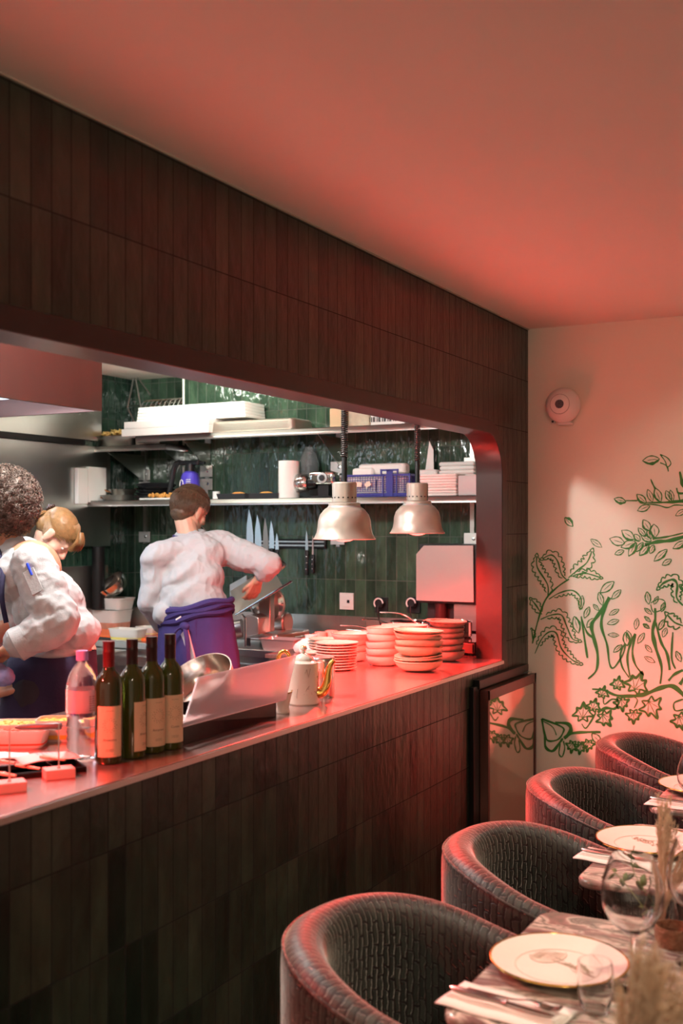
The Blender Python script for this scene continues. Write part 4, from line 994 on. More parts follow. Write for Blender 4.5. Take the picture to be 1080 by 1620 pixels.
stack(662, 1061, [('coupe', .103, .046, .028, 0), ('plate', .104, .020, .0115, 1), ('plate', .104, .020, .0115, 2), ('plate', .103, .020, .0115, 3), ('coupe', .105, .042, .024, 3), ('coupe', .103, .044, .030, 5), ('coupe', .100, .034, .022, 3), ('coupe', .103, .028, .017, 2), ('plate', .107, .020, .012, 2)],
      ST2, 'tan stoneware dish', 'tall front stack nearest the opening end', 'tan stoneware dishes in the tall stack', 'dish', 'stoneware_dish', seed=8)
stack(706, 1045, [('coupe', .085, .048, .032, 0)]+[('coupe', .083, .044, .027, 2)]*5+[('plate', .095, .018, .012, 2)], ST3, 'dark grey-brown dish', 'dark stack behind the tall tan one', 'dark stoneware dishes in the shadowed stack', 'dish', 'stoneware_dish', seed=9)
stack(640, 1040, [('plate', .10, .018, .015, 0)]*4+[('coupe', .10, .035, .026, 1)]*3+[('plate', .11, .016, .012, 1)], ST1, 'broad pale plate', 'stack behind the tall tan one', 'broad pale plates behind the tall stack', 'plate', 'broad_plate', seed=10)
for i, (px, py, h) in enumerate(((492, 1028, .075), (507, 1023, .075), (524, 1022, .08), (573, 1020, .075))):
    p = G(px, py, CT); o = MB().lathe([(0, .0), (.026, 0), (.028, .003), (.031, h), (.0285, h), (.026, .008), (0, .006)], n=32).build('cup', WHITEC if i == 0 else ST1)
    o.location = p
    tag(o, ['white cup leftmost of the small cups behind the saucers', 'pale cup second from the left behind the saucers', 'pale cup third from the left, by the wide bowl', 'pale cup rightmost, behind the wide bowls'][i], 'cup', 'small cups at the back of the pass')
# ------------------------------------------------------------ hob with pans at the far end of the pass
p0 = G(745, 1037, CT)
t = thing('induction_hob', 'portable black hob with a light front handle at the end of the pass', 'hob', (-2.08, 5.10, CT), 0)
MB().b2((-.20, -.17, .012), (.165, .20, .062)).build('hob_body', BLACKM, t, bevel=.004)
MB().b2((-.20, -.17, .062), (.165, .20, .068)).build('glass_top', M('hob_glass', (.015, .012, .012), .08), t)
fp = MB().b2((-.12, -.176, .016), (.155, -.170, .058)).build('front_panel', M('hob_front', (.30, .20, .18), .3, .8), t)
MB().b2((-.03, -.192, .034), (.09, -.176, .043)).build('handle', WHITEP, fp, bevel=.002)
for k, (x, y) in enumerate(((-.17, -.14), (.135, -.14), (-.17, .17), (.135, .17))): MB().cyl((x, y, 0), (x, y, .013), .014).build('foot', BLACK, t)
def pan(c, z, R, H, hd, hl, label, name='saute_pan', hz=.75, steel=None, rise=.03):
    t = thing(name, label, 'pan', (c[0], c[1], z), 0)
    MB().lathe([(0, 0), (R-.008, 0), (R, .008), (R, H), (R+.004, H+.003), (R-.001, H+.003), (R-.0035, H), (R-.0035, .010), (R-.01, .004), (0, .004)], n=56).build('pan_body', steel or CHROME, t)
    d = Vector((math.cos(hd), math.sin(hd), 0)); a = d*R+UP*H*hz
    P = smooth_pts([a, a+d*.03+UP*.012, a+d*hl*.5+UP*rise, a+d*hl+UP*rise*1.1], 4)
    MB().tube(P, [.008]*4+[.007]*(len(P)-6)+[.009, .008], 12, flat=.55).build('handle', steel or CHROME, t)
    return t
pan((-2.13, 5.10), CT+.0685, .125, .075, math.radians(197), .21, 'wide steel saute pan with a long handle on the hob', rise=.055)
pan((-2.45, 5.32), CT, .085, .115, math.radians(222), .16, 'tall steel saucepan against the tiled end wall by the sockets', 'saucepan', .85)
pan((-2.43, 5.12), CT, .085, .085, math.radians(205), .19, 'steel saucepan with its handle pointing left over the cups', 'saucepan', .9)
pan((-2.36, 4.93), CT, .080, .075, math.radians(188), .15, 'steel saucepan half hidden behind the bowls', 'saucepan', .9)
# tall appliance with pale square panel
t = thing('countertop_appliance', 'black countertop appliance with a big pale square panel behind the pans', 'appliance', (-2.19, 5.47, CT))
f = WY(657, 862, 5.36); f2 = WY(750, 952, 5.36)
def lp(px, py, Y=5.36): v = WY(px, py, Y); return v-Vector((-2.19, 5.47, CT))
MB().prism([lp(670, 863), lp(748, 863), lp(749, 953), lp(658, 950), lp(658, 877)], (0, .012, 0)).build('pale_panel', M('pale_panel', (.38, .34, .31), .45, .4, var=.05), t, bevel=.001)
z0 = lp(700, 955).z
MB().b2((lp(658, 0).x+.01, -.095, z0-.0), (.255, .14, lp(700, 861).z)).build('upper_case', BLACK, t, bevel=.004)
MB().b2((lp(660, 0).x+.02, -.02, .0), (.255, .14, z0)).build('column', BLACK, t)
MB().b2((lp(712, 0).x, -.06, z0-.14), (lp(750, 0).x, -.021, z0-.005)).build('grey_plate', STEEL, t)
MB().cyl((lp(690, 0).x, -.05, z0-.10), (lp(690, 0).x, -.05, z0), .032).build('spout_block', M('dark_red_part', (.06, .02, .02), .3, .4), t)
# ------------------------------------------------------------ sockets
def rel(px, py, Y=YK): return WY(px, py, Y)
p = rel(549, 951); t = thing('wall_socket', 'square white wall socket with a small dark switch on the tiles', 'socket', p)
MB().b2((-.045, -.010, -.048), (.045, -.0005, .048)).build('cover_plate', WHITEP, t, bevel=.002)
MB().b2((-.030, -.0135, -.032), (.030, -.010, .032)).build('rocker', WHITEP, t, bevel=.001)
MB().b2((.006, -.0155, -.010), (.022, -.0135, .008)).build('switch_mark', BLACK, t)
for px, py, lab in ((604, 957, 'black plug with a looped cable in the socket right of the white one'), (655, 957, 'black plug with a looped cable half hidden by the pale panel')):
    p = rel(px, py); t = thing('plugged_cable', lab, 'plug', p, 0, 'black plugs on the end wall')
    MB().b2((-.040, -.010, -.045), (.040, -.0005, .045)).build('socket_plate', BLACK, t, bevel=.002)
    MB().lathe([(0, 0), (.024, 0), (.024, .03), (.018, .036), (0, .036)], (0, -.010, .01), 28, R90).build('plug', BLACK, t)
    MB().tube([(.027*math.cos(a), -.045, .012+.027*math.sin(a)) for a in [PI*.0+PI*1.25*k/16 for k in range(17)]], .0045, 8).build('pull_ring', WHITEP, t)
    MB().tube(smooth_pts([(0, -.045, .0), (.0, -.055, -.03), (.01, -.05, -.09), (.03, -.03, -.16)], 5), .004, 8).build('cable', BLACK, t)
# ============================================================ wall shelves
SF, SB = 5.35, YK-.002
Z1, Z2, Z3 = 1.857, 2.245, 2.20
xl1 = WY(136, 0, SF).x; xr1 = WY(757, 0, SF).x; xl2 = WY(214, 0, SF).x; xr2 = -1.95
xl3 = WY(135, 0, 5.42).x; xr3 = WY(262, 0, 5.42).x
def shelf(name, label, x0, x1, z, yf, yb, brs):
    xm = (x0+x1)/2; t = thing(name, label, 'shelf', (xm, yb, z))
    b = MB().b2((x0-xm, yf-yb, -.003), (x1-xm, 0, 0)); b.b2((x0-xm, yf-yb, -.036), (x1-xm, yf-yb+.003, 0)); b.b2((x1-xm-.003, yf-yb, -.036), (x1-xm, 0, 0)); b.b2((x0-xm, yf-yb, -.036), (x0-xm+.003, 0, 0))
    b.build('board', M('shelf_steel', (.42, .40, .38), .36, .9, var=.1), t)
    for x, y in brs:
        MB().prism([(x-xm-.002, yf-yb+.02, -.037), (x-xm-.002, y-yb-.004, -.037), (x-xm-.002, y-yb-.004, -.20), (x-xm-.002, y-yb-.03, -.20)], (.004, 0, 0)).build('bracket', STEEL, t)
        MB().b2((x-xm-.016, y-yb-.020, -.036), (x-xm+.016, y-yb-.004, -.0035)).build('bracket_arm', STEEL, t)
    return t
xa, xb_, xc_, xd = WY(333, 0, YK).x, WY(541, 0, YK).x, WY(748, 0, YK).x, WY(235, 0, YR).x
shelf('wall_shelf', 'long lower stainless steel shelf carrying dishes, basket and white boxes', xl1, xr1, Z1, SF, SB, [(xa, SB), (xb_, SB), (xr1-.03, SB)])
shelf('wall_shelf', 'long upper stainless steel shelf with white trays on its left end', xl2, xr2, Z2, SF, SB, [(xa, SB), (xb_, SB), (xr2-.16, SB)])
shelf('wall_shelf', 'short upper stainless steel shelf in the left corner under the roasting tray', xl3, xr3, Z3, 5.42, YR-.04, [(xd, YR-.04), (xr3-.03, YR-.04)])
def upright(x, y, label):
    t = thing('shelf_upright', label, 'shelf rail', (x, y-.001, 1.9), group='slotted shelf uprights on the end walls')
    MB().b2((-.012, -.014, -.32), (.012, 0, .5)).build('rail', STEEL, t)
    for z in (-.27, .06, .14):
        q = MB().b2((-.045, -.020, z-.038), (.045, -.0142, z+.032)).build('fixing_plate', M('plate_zinc', (.62, .60, .56), .45, .7), t, bevel=.001)
        MB().lathe([(0, 0), (.010, 0), (.010, .003), (.005, .005), (0, .005)], (.012, -.020, z), 14, R90).build('bolt', CHROME, q)
upright(xa-.02, YK, 'slotted steel upright left of the chef by the blue bottle'); upright(xb_-.02, YK, 'slotted steel upright behind the left heat lamp cord')
upright(xc_, YK, 'slotted steel upright at the right end by the opening'); upright(xd-.02, YR, 'slotted steel upright in the recessed left corner')
def at(px, z, Y): v = WY(px, 832, Y); return Vector((v.x, Y, z))
def pw(px0, px1, Y): return WY(px1, 0, Y).x-WY(px0, 0, Y).x
def rbox(name, label, cat, px0, px1, Y, dep, z, h, mat, group=None, bev=.006, rz=0, layers=0):
    w_ = pw(px0, px1, Y); c = at((px0+px1)/2, z, Y+dep/2); c.x = (WY(px0, 0, Y).x+WY(px1, 0, Y).x)/2
    m = MB()
    if layers:
        for k in range(layers): e = .0025*(k % 2); m.b2((-w_/2+e, -dep/2+e, h*k/layers), (w_/2-e, dep/2-e, h*(k+1)/layers-.0005))
    else: m.b2((-w_/2, -dep/2, 0), (w_/2, dep/2, h))
    o = m.build(name, mat, bevel=bev); o.location = c; o.rotation_euler = (0, 0, rz); return tag(o, label, cat, group)
# ---- lower shelf, from the left
COPPER = M('copper', (.75, .38, .22), .22, 1, var=.15)
def skillet(px, label, zoff, hang, mat=STEEL, R=.095, Y=5.5):
    c = at(px, Z1, Y); t = thing('frying_pan', label, 'pan', (c.x, Y, Z1+zoff))
    MB().lathe([(0, 0), (R*.72, 0), (R, .034), (R+.003, .036), (R-.002, .036), (R*.72-.002, .003), (0, .003)], n=44).build('pan_body', mat, t)
    d = Vector((math.cos(hang), math.sin(hang), 0))
    MB().tube(smooth_pts([d*R*.9+UP*.02, d*(R+.03)+UP*.032, d*(R+.10)+UP*.085, d*(R+.15)+UP*.10], 4), [.013]*4+[.010]*8+[.012], 10, flat=.5).build('handle', COPPER, t)
skillet(188, 'steel frying pan with copper handle at the left end of the lower shelf', .0005, math.radians(205), R=.115)
skillet(194, 'second steel frying pan nested on the first one on the lower shelf', .0375, math.radians(195), R=.088, Y=5.52)
PL = M('black_dish', (.025, .024, .026), .35, var=.3)
for k in range(4):
    o = MB().lathe([(0, 0), (.09, 0), (.122, .024), (.124, .026), (.118, .026), (.09, .004), (0, .004)], n=48).build('black_dish', PL)
    c = at(243, Z1, 5.52); o.location = (c.x+.006*k, 5.52, Z1+.0005+.0235*k); o.rotation_euler = (math.radians(2.5*k), math.radians(2*k), 0)
    tag(o, 'black shallow dish, %s in the stack left of the blue bottle' % ORD[3-k], 'dish', 'black dishes on the lower shelf')
c = at(252, Z1, 5.41)
t = thing('snack_plate', 'white plate of golden fritters at the front edge of the lower shelf', 'plate', (c.x+.02, 5.425, Z1))
MB().b2((-.14, -.06, 0), (.14, .06, .012)).build('dish', WHITEP, t, bevel=.004)
g = MB(); random.seed(9)
for k in range(26): g.sph((random.uniform(-.08, .10), random.uniform(-.04, .04), .02+random.uniform(0, .016)), (random.uniform(.012, .02), .011, .010), 8, 6, rotm(random.random()*3, random.random()*3, random.random()*3))
FRIED = M('fried_gold', (.62, .28, .06), .6, var=.5, nscale=70, bump=.5)
g.build('fritters', FRIED, t)['kind'] = 'stuff'
# blue spray bottle with black trigger
c = at(301, Z1, 5.48); t = thing('spray_bottle', 'violet-blue bottle with a black angled handle on the lower shelf', 'bottle', (c.x, 5.48, Z1)); t.scale = (1.2, 1.2, 1.25)
MB().lathe([(0, 0), (.045, 0), (.048, .004), (.048, .105), (.040, .128), (.022, .140), (0, .142)], n=40).build('bottle_body', M('violet_blue', (.07, .05, .45), .35), t)
MB().cyl((0, 0, .138), (0, 0, .175), .024, n=20).build('neck', BLACK, t)
hd_ = MB(); hd_.box((-.005, 0, .180), (.13, .035, .022)); hd_.box((.065, 0, .178), (.05, .022, .014)); hd_.build('spray_head', BLACK, t, bevel=.005)
MB().tube(smooth_pts([(-.055, -.01, .185), (-.090, -.01, .165), (-.105, -.012, .10), (-.128, -.014, .012)], 5), [.014]*16, 10).build('trigger_handle', BLACK, t)
g = MB(); 
for r_ in (.010,): g.tube([(-.020+.010*math.cos(a), -.0475, .072+.024*math.sin(a)) for a in [2*PI*k/24 for k in range(24)]], .0022, 6, closed=True)
for k in range(6): g.b2((.008, -.0485, .05+.009*k), (.034, -.046, .053+.009*k))
g.build('label_print', WHITEP, t)
# black trays with bread
for px, lab in ((378, 'black shallow baking tray with bread, left of the pair on the lower shelf'), (430-8, 'black shallow baking tray with bread, next to the white paper roll')):
    c = at(px, Z1, 5.47); t = thing('baking_tray', lab, 'tray', (c.x, 5.47, Z1), 0, 'black baking trays on the lower shelf'); w_ = .115
    MB().add([(x*k_, y*k_, z) for z, k_ in ((0, .92), (.032, 1), (.032, .96), (.004, .89)) for x, y in ((-w_, -.07), (w_, -.07), (w_, .09), (-w_, .09))],
             [(3, 2, 1, 0)]+[(a*4+i, a*4+(i+1) % 4, a*4+4+(i+1) % 4, a*4+4+i) for a in range(3) for i in range(4)]+[(12, 13, 14, 15)]).build('tray_body', PL, t, bevel=.001)
    MB().sph((-.01, .01, .026), (.05, .035, .018), 20, 12).build('bread_roll', FRIED, t)
c = at(333, Z1, 5.46); o = MB().cyl((0, 0, 0), (0, 0, .05), .022).build('small_jar', WHITEC); o.location = (c.x+.42, 5.62-.10, Z1); o.location.x = c.x+.0
tag(o, 'small pale jar beside the black baking tray behind the head of the chef', 'jar')
# paper roll
c = at(457, Z1, 5.46); t = thing('paper_roll', 'standing white paper towel roll on the lower shelf', 'paper roll', (c.x, 5.46, Z1))
m = MB().lathe([(.02, 0), (.0605, 0), (.0605, .215), (.02, .215)], n=48, closed=True).build('roll', WHITEC, t, bevel=.001)
MB().lathe([(.0185, .001), (.0199, .001), (.0199, .216), (.0185, .216)], n=24, closed=True).build('core', M('card_core', (.4, .28, .18), .8), t)
# pasta-machine like chrome mixer head
c = at(500, Z1, 5.47); t = thing('chrome_mixer', 'chrome bar mixer with ribbed round head lying towards the paper roll', 'mixer', (c.x, 5.47, Z1), math.radians(6))
RX = rotm(ry=PI/2)
MB().lathe([(0, -.005), (.036, -.003), (.047, .012), (.050, .045), (.046, .070), (.040, .078), (0, .08)], (-.115, -.02, .085), 36, RX).build('head', CHROME, t)
g = MB()
for k in range(7): g.tube([(-.105+.010*k, -.02+.0505*math.cos(a), .085+.0505*math.sin(a)) for a in [2*PI*j/30 for j in range(30)]], .0015, 5, closed=True)
g.build('ribs', STEEL, t)
MB().lathe([(0, 0), (.034, 0), (.038, .01), (.030, .05), (0, .05)], (-.035, -.02, .085), 30, RX).build('collar', BLACKM, t)
bd = MB().box((.05, 0, .112), (.16, .10, .078)).build('motor_housing', CHROME, t, bevel=.022, seg=5)
MB().lathe([(0, 0), (.030, 0), (.032, .004), (.030, .012), (0, .013)], (.062, -.050, .112), 32, R90).build('dial', STEEL, bd)
MB().lathe([(0, .012), (.018, .012), (.017, .018), (0, .019)], (.062, -.050, .112), 28, R90).build('dial_cap', BLACK, bd)
m = MB(); m.b2((.02, -.03, .004), (.09, .04, .075)); m.b2((-.03, -.05, 0), (.12, .05, .012)); m.build('stand', BLACKM, t, bevel=.004)
MB().tube([(.10+.0, -.02, .085+.0), (.125, -.02, .10), (.135, -.02, .07), (.12, -.02, .03)], .005, 8).build('lever', CHROME, t)
# clear plastic bag/jar behind on the shelf
c = at(492, Z1, 5.60); tag(MB().lathe([(0, 0), (.055, 0), (.06, .01), (.058, .20), (.045, .26), (.025, .29), (.024, .30), (.020, .30), (.022, .28), (.043, .255), (.055, .20), (.056, .012), (0, .006)], n=28).build('clear_jar', M('thin_plastic', (.9, .95, .95), .1, trans=.92, ior=1.15, bump=.6, nscale=30)), 'clear plastic jar behind the chrome mixer', 'jar').location = (c.x, 5.575, Z1)
# blue crate
w_ = pw(541, 647, 5.40); c = at(594, Z1, 5.40); t = thing('plastic_crate', 'navy blue open plastic crate filled with white wrapped packs', 'crate', (c.x, 5.50, Z1))
g = MB(); H_ = .155; D_ = .10; hw = w_/2
def lattice(o, u, L_, H_, n_, m_, r_=.0017):
    for k in range(n_+1): g.tube([o+u*(L_*k/n_), o+u*(L_*k/n_)+UP*H_], r_, 4)
    for k in range(m_+1): g.tube([o+UP*(H_*k/m_), o+u*L_+UP*(H_*k/m_)], r_, 4)
X_ = Vector((1, 0, 0)); Y_ = Vector((0, 1, 0))
lattice(Vector((-hw, -D_, .03)), X_, 2*hw, .085, 26, 7); lattice(Vector((hw, -D_, .03)), Y_, 2*D_, .085, 14, 7); lattice(Vector((-hw, -D_, .03)), Y_, 2*D_, .085, 14, 7); lattice(Vector((-hw, D_, .03)), X_, 2*hw, .085, 26, 7)
g.build('lattice_walls', NAVY, t)
g = MB()
for z in (.015, .118): 
    g.b2((-hw-.003, -D_-.003, z-.006), (hw+.003, -D_+.003, z+.006)); g.b2((-hw-.003, D_-.003, z-.006), (hw+.003, D_+.003, z+.006)); g.b2((-hw-.003, -D_, z-.006), (-hw+.003, D_, z+.006)); g.b2((hw-.003, -D_, z-.006), (hw+.003, D_, z+.006))
g.b2((-hw, -D_, .0), (hw, D_, .008))
for x in (-hw+.0, hw*.22, hw*.62, hw-.0): g.b2((x-.004, -D_-.005, 0), (x+.004, -D_+.004, .125))
g.b2((hw*.33, -D_-.006, .0), (hw*.52, -D_-.001, .15)); g.b2((hw*.15, -D_-.006, .140), (hw*.68, -D_+.002, .150)); g.b2((hw*.15, -D_-.006, .118), (hw*.2, -D_, .15)); g.b2((hw*.63, -D_-.006, .118), (hw*.68, -D_, .15))
g.build('crate_frame', NAVY, t, bevel=.001)
for k, (x, a) in enumerate(((-.10, .05), (-.045, -.5))): MB().box((x, -D_-.006, .07), (.034, .0015, .026), rotm(ry=a)).build('price_tag', M('tag_cream', (.8, .62, .5), .7), t)
random.seed(12)
for k, (px0, px1, z, h, yy, lab) in enumerate(((545, 600, .012, .10, 5.42, 'white wrapped pack lying at the left in the blue crate'), (590, 640, .012, .115, 5.42, 'white wrapped pack lying at the right in the blue crate'),
        (566, 640, .128, .058, 5.46, 'long white wrapped pack on top, leaning in the blue crate'), (556, 590, .113, .05, 5.44, 'small white wrapped pack at the top left of the blue crate'))):
    o = rbox('wrapped_pack', lab, 'pack', px0, px1, yy, .10 if k < 2 else .075, Z1+z, h, WHITEC, 'white wrapped packs in the crate', bev=.015, rz=0)
def foil_lid(): pass
v0 = WY(664, 712, 5.5); o = MB().prism([(0, 0, 0), (.075, 0, 0), (.07, 0, .13), (.045, 0, .155)], (0, .004, 0)).build('white_lid', WHITEC, bevel=.001); o.location = (WY(655, 0, 5.5).x, 5.60, Z1+.175); tag(o, 'white pointed plastic sheet standing upright behind the right heat lamp cord', 'sheet'); o.location.z = Z1+.001; o.scale = (1, 1, 2.0)  # white plastic lid standing on its edge
# white foam boxes right of the crate
rbox('stacked_boxes', 'front stack of nested pale foam boxes right of the crate', 'box', 662, 722, 5.38, .14, Z1+.0005, .118, M('foam_pink', (.82, .70, .66), .7, var=.02), None, .008, layers=8)
rbox('foam_box', 'pale foam box lying behind the front stack', 'box', 657, 690, 5.54, .09, Z1+.0005, .150, WHITEC, None, .012)
rbox('foam_box', 'upper pale foam box with ribbed sides near the opening end', 'box', 693, 750, 5.53, .11, Z1+.1205, .068, WHITEC, None, .012, layers=3)
rbox('foam_box', 'lower foam box supporting the ribbed one', 'box', 697, 752, 5.53, .11, Z1+.0005, .119, WHITEC, None, .01)
rbox('clear_container', 'translucent lidded container at the right end of the lower shelf', 'container', 724, 757, 5.37, .13, Z1+.0005, .105, M('cloudy', (.78, .74, .74), .25, trans=.4, ior=1.2, bump=.3, nscale=25), None, .006)
# ---- upper shelf
for k in range(5):
    o = rbox('white_tray', 'white rectangular tray, %s in the bright stack on the upper shelf' % ORD[4-k], 'tray', 216+k*.6, 388-k*.5, 5.40, .22, Z2+.088+.0185*k, .018, M('tray_white', (.92, .90, .86), .5), 'bright white trays on the upper shelf', .003)
for k, (a, b_, h) in enumerate(((192, 330, .045), (196, 330, .042))):
    rbox('flat_carton', ['lower', 'upper'][k]+' flat pale carton under the white trays at the left end of the upper shelf', 'carton', a, b_, 5.33, .28, Z2+.0005+.0455*k, h, M('carton_pale', (.72, .66, .64), .7), None, .002)
c = at(395, Z2, 5.38); w_ = pw(323, 462, 5.38); t = thing('perforated_tray', 'grey perforated metal tray turned upside down on the upper shelf', 'tray', (c.x, 5.49, Z2+.001))
def rr(hx, hy, z, r=.03):
    out = []
    for qx, qy, a0 in ((1, 1, 0), (-1, 1, 90), (-1, -1, 180), (1, -1, 270)):
        for k in range(5): a = math.radians(a0+22.5*k); out.append((qx*(hx-r)+r*math.cos(a), qy*(hy-r)+r*math.sin(a), z))
    return out
PERF = M('perf_metal', (.42, .37, .32), .38, .8, var=.1)
R_ = [rr(w_/2+.008, .128, 0), rr(w_/2, .12, .004), rr(w_/2-.01, .11, .060), rr(w_/2-.02, .10, .066)]; vs = [v for r in R_ for v in r]
fs = [(i*20+k, i*20+(k+1) % 20, i*20+20+(k+1) % 20, i*20+20+k) for i in range(3) for k in range(20)]+[tuple(60+k for k in range(20))]
bt = MB().add(vs, fs).build('tray_shell', PERF, t, solid=.0015)
g = MB()
for i in range(int((w_-.08)/.009)):
    for j in range(4): x = -w_/2+.04+.009*i+(.0045 if j % 2 else 0); z = .016+.010*j; y = -.121+.1665*(z-.004)*1.0; g.add([(x-.0022, y-.0016, z), (x, y-.0012, z+.0022), (x+.0022, y-.0016, z), (x, y-.002, z-.0022)], [(0, 3, 2, 1)])
g.build('perforations', BLACK, t, smooth=False)
# row of thin metal trays stored on edge in a rack, behind
c = at(250, Z2, 5.62); zb = Z2
t = thing('baking_rack', 'wire rack leaning in the corner above the flat cartons', 'rack', (WY(215, 0, 5.75).x, 5.75, Z3))
g = MB(); lp_ = lambda px, py, Y=5.75: WY(px, py, Y)-Vector((WY(215, 0, 5.75).x, 5.75, Z3))
g.tube([lp_(213, 590), lp_(202, 645), lp_(213, 668), lp_(222, 700, 5.72), lp_(231, 668), lp_(222, 640), lp_(215, 600)], .006, 8); g.tube([lp_(214, 592), lp_(238, 625)], .005, 8); g.tube([lp_(203, 642), lp_(248, 642)], .005, 8)
g.build('wire_frame', STEEL, t)
t = thing('tray_pile', 'fanned pile of thin steel trays standing behind the white trays', 'trays', (WY(262, 0, 5.72).x, 5.72, Z2+.12))
for k in range(9):
    x = pw(262, 225+7.2*k, 5.72); P = [Vector((x, -.05, 0)), Vector((x+.045, -.05, .125)), Vector((x+.13-.004*k, -.05, .135)), Vector((x+.14-.004*k, .04, .13)), Vector((x+.05, .04, .12)), Vector((x, .04, 0))]
    MB().tube(smooth_pts(P, 3, True), .0045, 6, closed=True).build('tray_rim', STEEL, t)
MB().b2((-.19, -.05, -.115), (.16, .05, .0)).build('carrier', STEEL, t)
# right end of the upper shelf
rbox('cardboard_box', 'small brown cardboard box beside the left lamp cord on the upper shelf', 'box', 521, 541, 5.42, .10, Z2+.0005, .11, M('cardboard', (.62, .46, .28), .8))
t = rbox('paper_bag', 'white box with black barcode stripes beyond the lamp cord', 'box', 586, 640, 5.42, .10, Z2+.0005, .06, WHITEC, None, .003)
g = MB()
for k in range(16): g.b2((-.11+.011*k, -.0513, .022), (-.11+.011*k+.003+.003*(k % 3), -.0505, .05))
g.build('barcode_stripes', BLACK, t, smooth=False)
rbox('paper_sack', 'pale crumpled paper sack standing by the left lamp cord', 'sack', 550, 584, 5.45, .08, Z2+.0005, .10, M('sack', (.55, .48, .36), .8, var=.4, nscale=20, bump=.8), None, .01)
# ---- short shelf: roasting tray of brown food
c = at(150, Z3, 5.5); x0, x1 = WY(110, 0, 5.44).x, WY(210, 0, 5.44).x; t = thing('roasting_tray', 'deep steel tray heaped with golden fried food on the short corner shelf', 'tray', ((x0+x1)/2, 5.58, Z3+.0005)); w_ = (x1-x0)
R_ = [rr(w_/2-.05, .10, 0), rr(w_/2-.01, .13, .062), rr(w_/2+.006, .145, .066), rr(w_/2-.014, .126, .062), rr(w_/2-.054, .097, .004)]; vs = [v for r in R_ for v in r]
MB().add(vs, [(i*20+k, i*20+(k+1) % 20, i*20+20+(k+1) % 20, i*20+20+k) for i in range(4) for k in range(20)]+[tuple(80+k for k in range(20)), tuple(range(20))[::-1]]).build('tray_body', STEEL, t)
g = MB(); random.seed(14)
g.sph((.04, 0, .045), (.17, .10, .035), 20, 10)
for k in range(150):
    x = random.uniform(-.12, .19); y = random.uniform(-.10, .1); z = .055+.04*max(0, 1-((x-.04)/.17)**2-(y/.13)**2)+random.uniform(0, .012); r_ = random.uniform(.010, .02); a0 = random.uniform(0, 6); ti = random.uniform(-1, 1)
    g.tube([(x+r_*math.cos(a0+j*.9), y+r_*math.sin(a0+j*.9)*.8, z+.004*j*ti+.006*math.sin(j)) for j in range(5)], [.002, .0042, .005, .004, .002], 6)
g.build('fried_food', M('fried_mix', (.70, .42, .14), .55, var=.6, nscale=50), t)['kind'] = 'stuff'
o = rbox('steel_container', 'small steel container at the right end of the short corner shelf', 'container', 214, 252, 5.44, .2, Z3+.0005, .04, STEEL, None, .006)
# paper pads on left wall
for k, (ya, yb2, px) in enumerate(((5.23, 5.32, 0), (5.33, 5.50, 0))):
    zt_, zb2 = 1.7+(832-(742 if k == 0 else 739))/252, 1.7+(832-(798 if k == 0 else 795))/252
    o = MB().b2((0, 0, 0), (.03-.005*k, yb2-ya, zt_-zb2)).build('paper_pad', WHITEC, bevel=.004); o.location = (XL+.036, ya, zb2-.0)
    tag(o, ['narrow pale paper pack hanging on the steel cladding, left one', 'wide pale paper pack hanging on the steel cladding beside the pan handles'][k], 'paper pack', 'paper packs on the steel cladding')
# ============================================================ knife strip
v = WY(463, 860, YK); t = thing('knife_strip', 'dark magnetic knife strip with two steel bands on the tiled wall', 'knife holder', (v.x, YK-.001, v.z))
w_ = pw(408, 516, YK); MB().b2((-w_/2, -.022, -.027), (w_/2, 0, .027)).build('strip_body', BLACKM, t, bevel=.004)
for z in (-.010, .012): MB().b2((-w_/2+.01, -.0245, z-.004), (w_/2-.01, -.022, z+.004)).build('steel_band', STEEL, t)
BLADE = M('blade_steel', (.66, .66, .66), .22, 1, var=.1)
def wknife(px, ytip, ybase, wpx, yh, label, mat=BLADE, down=True):
    Y = YK-.030; v = WY(px, ybase, Y); tp = WY(px-1, ytip, Y).z-v.z; hz = WY(px, yh, Y).z-v.z; w_ = pw(px, px+wpx, Y)
    t = thing('wall_knife', label, 'knife', (v.x, Y, v.z), 0, 'knives on the magnetic strip')
    MB().prism([(-w_/2, 0, 0), (w_/2, 0, 0), (w_*.48, 0, tp*.35), (w_*.25, 0, tp*.72), (-w_*.12, 0, tp), (-w_*.42, 0, tp*.6)], (0, .002, 0)).build('blade', mat, t)
    MB().b2((-.011, -.008, hz), (.011, .010, .002)).build('handle', BLACK, t, bevel=.004)
    for k in range(3): MB().lathe([(0, 0), (.003, 0), (0, .002)], (0, -.008, hz*(.25+.25*k)), 10, R90).build('rivet', CHROME, t)
wknife(395, 805, 870, 11.5, 905, 'widest chef knife, leftmost on the magnetic strip'); wknife(408, 814, 872, 11, 905, 'second large chef knife from the left on the strip')
wknife(420, 819, 874, 9, 905, 'dull brownish knife blade, third from the left on the strip', M('blade_dull', (.38, .33, .29), .35, .9)); wknife(429.5, 823, 868, 8, 905, 'bluish bright slim knife, fourth from the left on the strip')
wknife(438, 843, 870, 5.5, 893, 'small dimpled paring knife, fifth from the left'); wknife(485, 838, 871, 4.5, 910, 'thin knife with a thick three-rivet handle hanging on the right of the strip')
wknife(494.5, 847, 878, 2.5, 907, 'thin sharpening steel at the right end of the strip', M('red_steel', (.7, .45, .4), .3, 1))
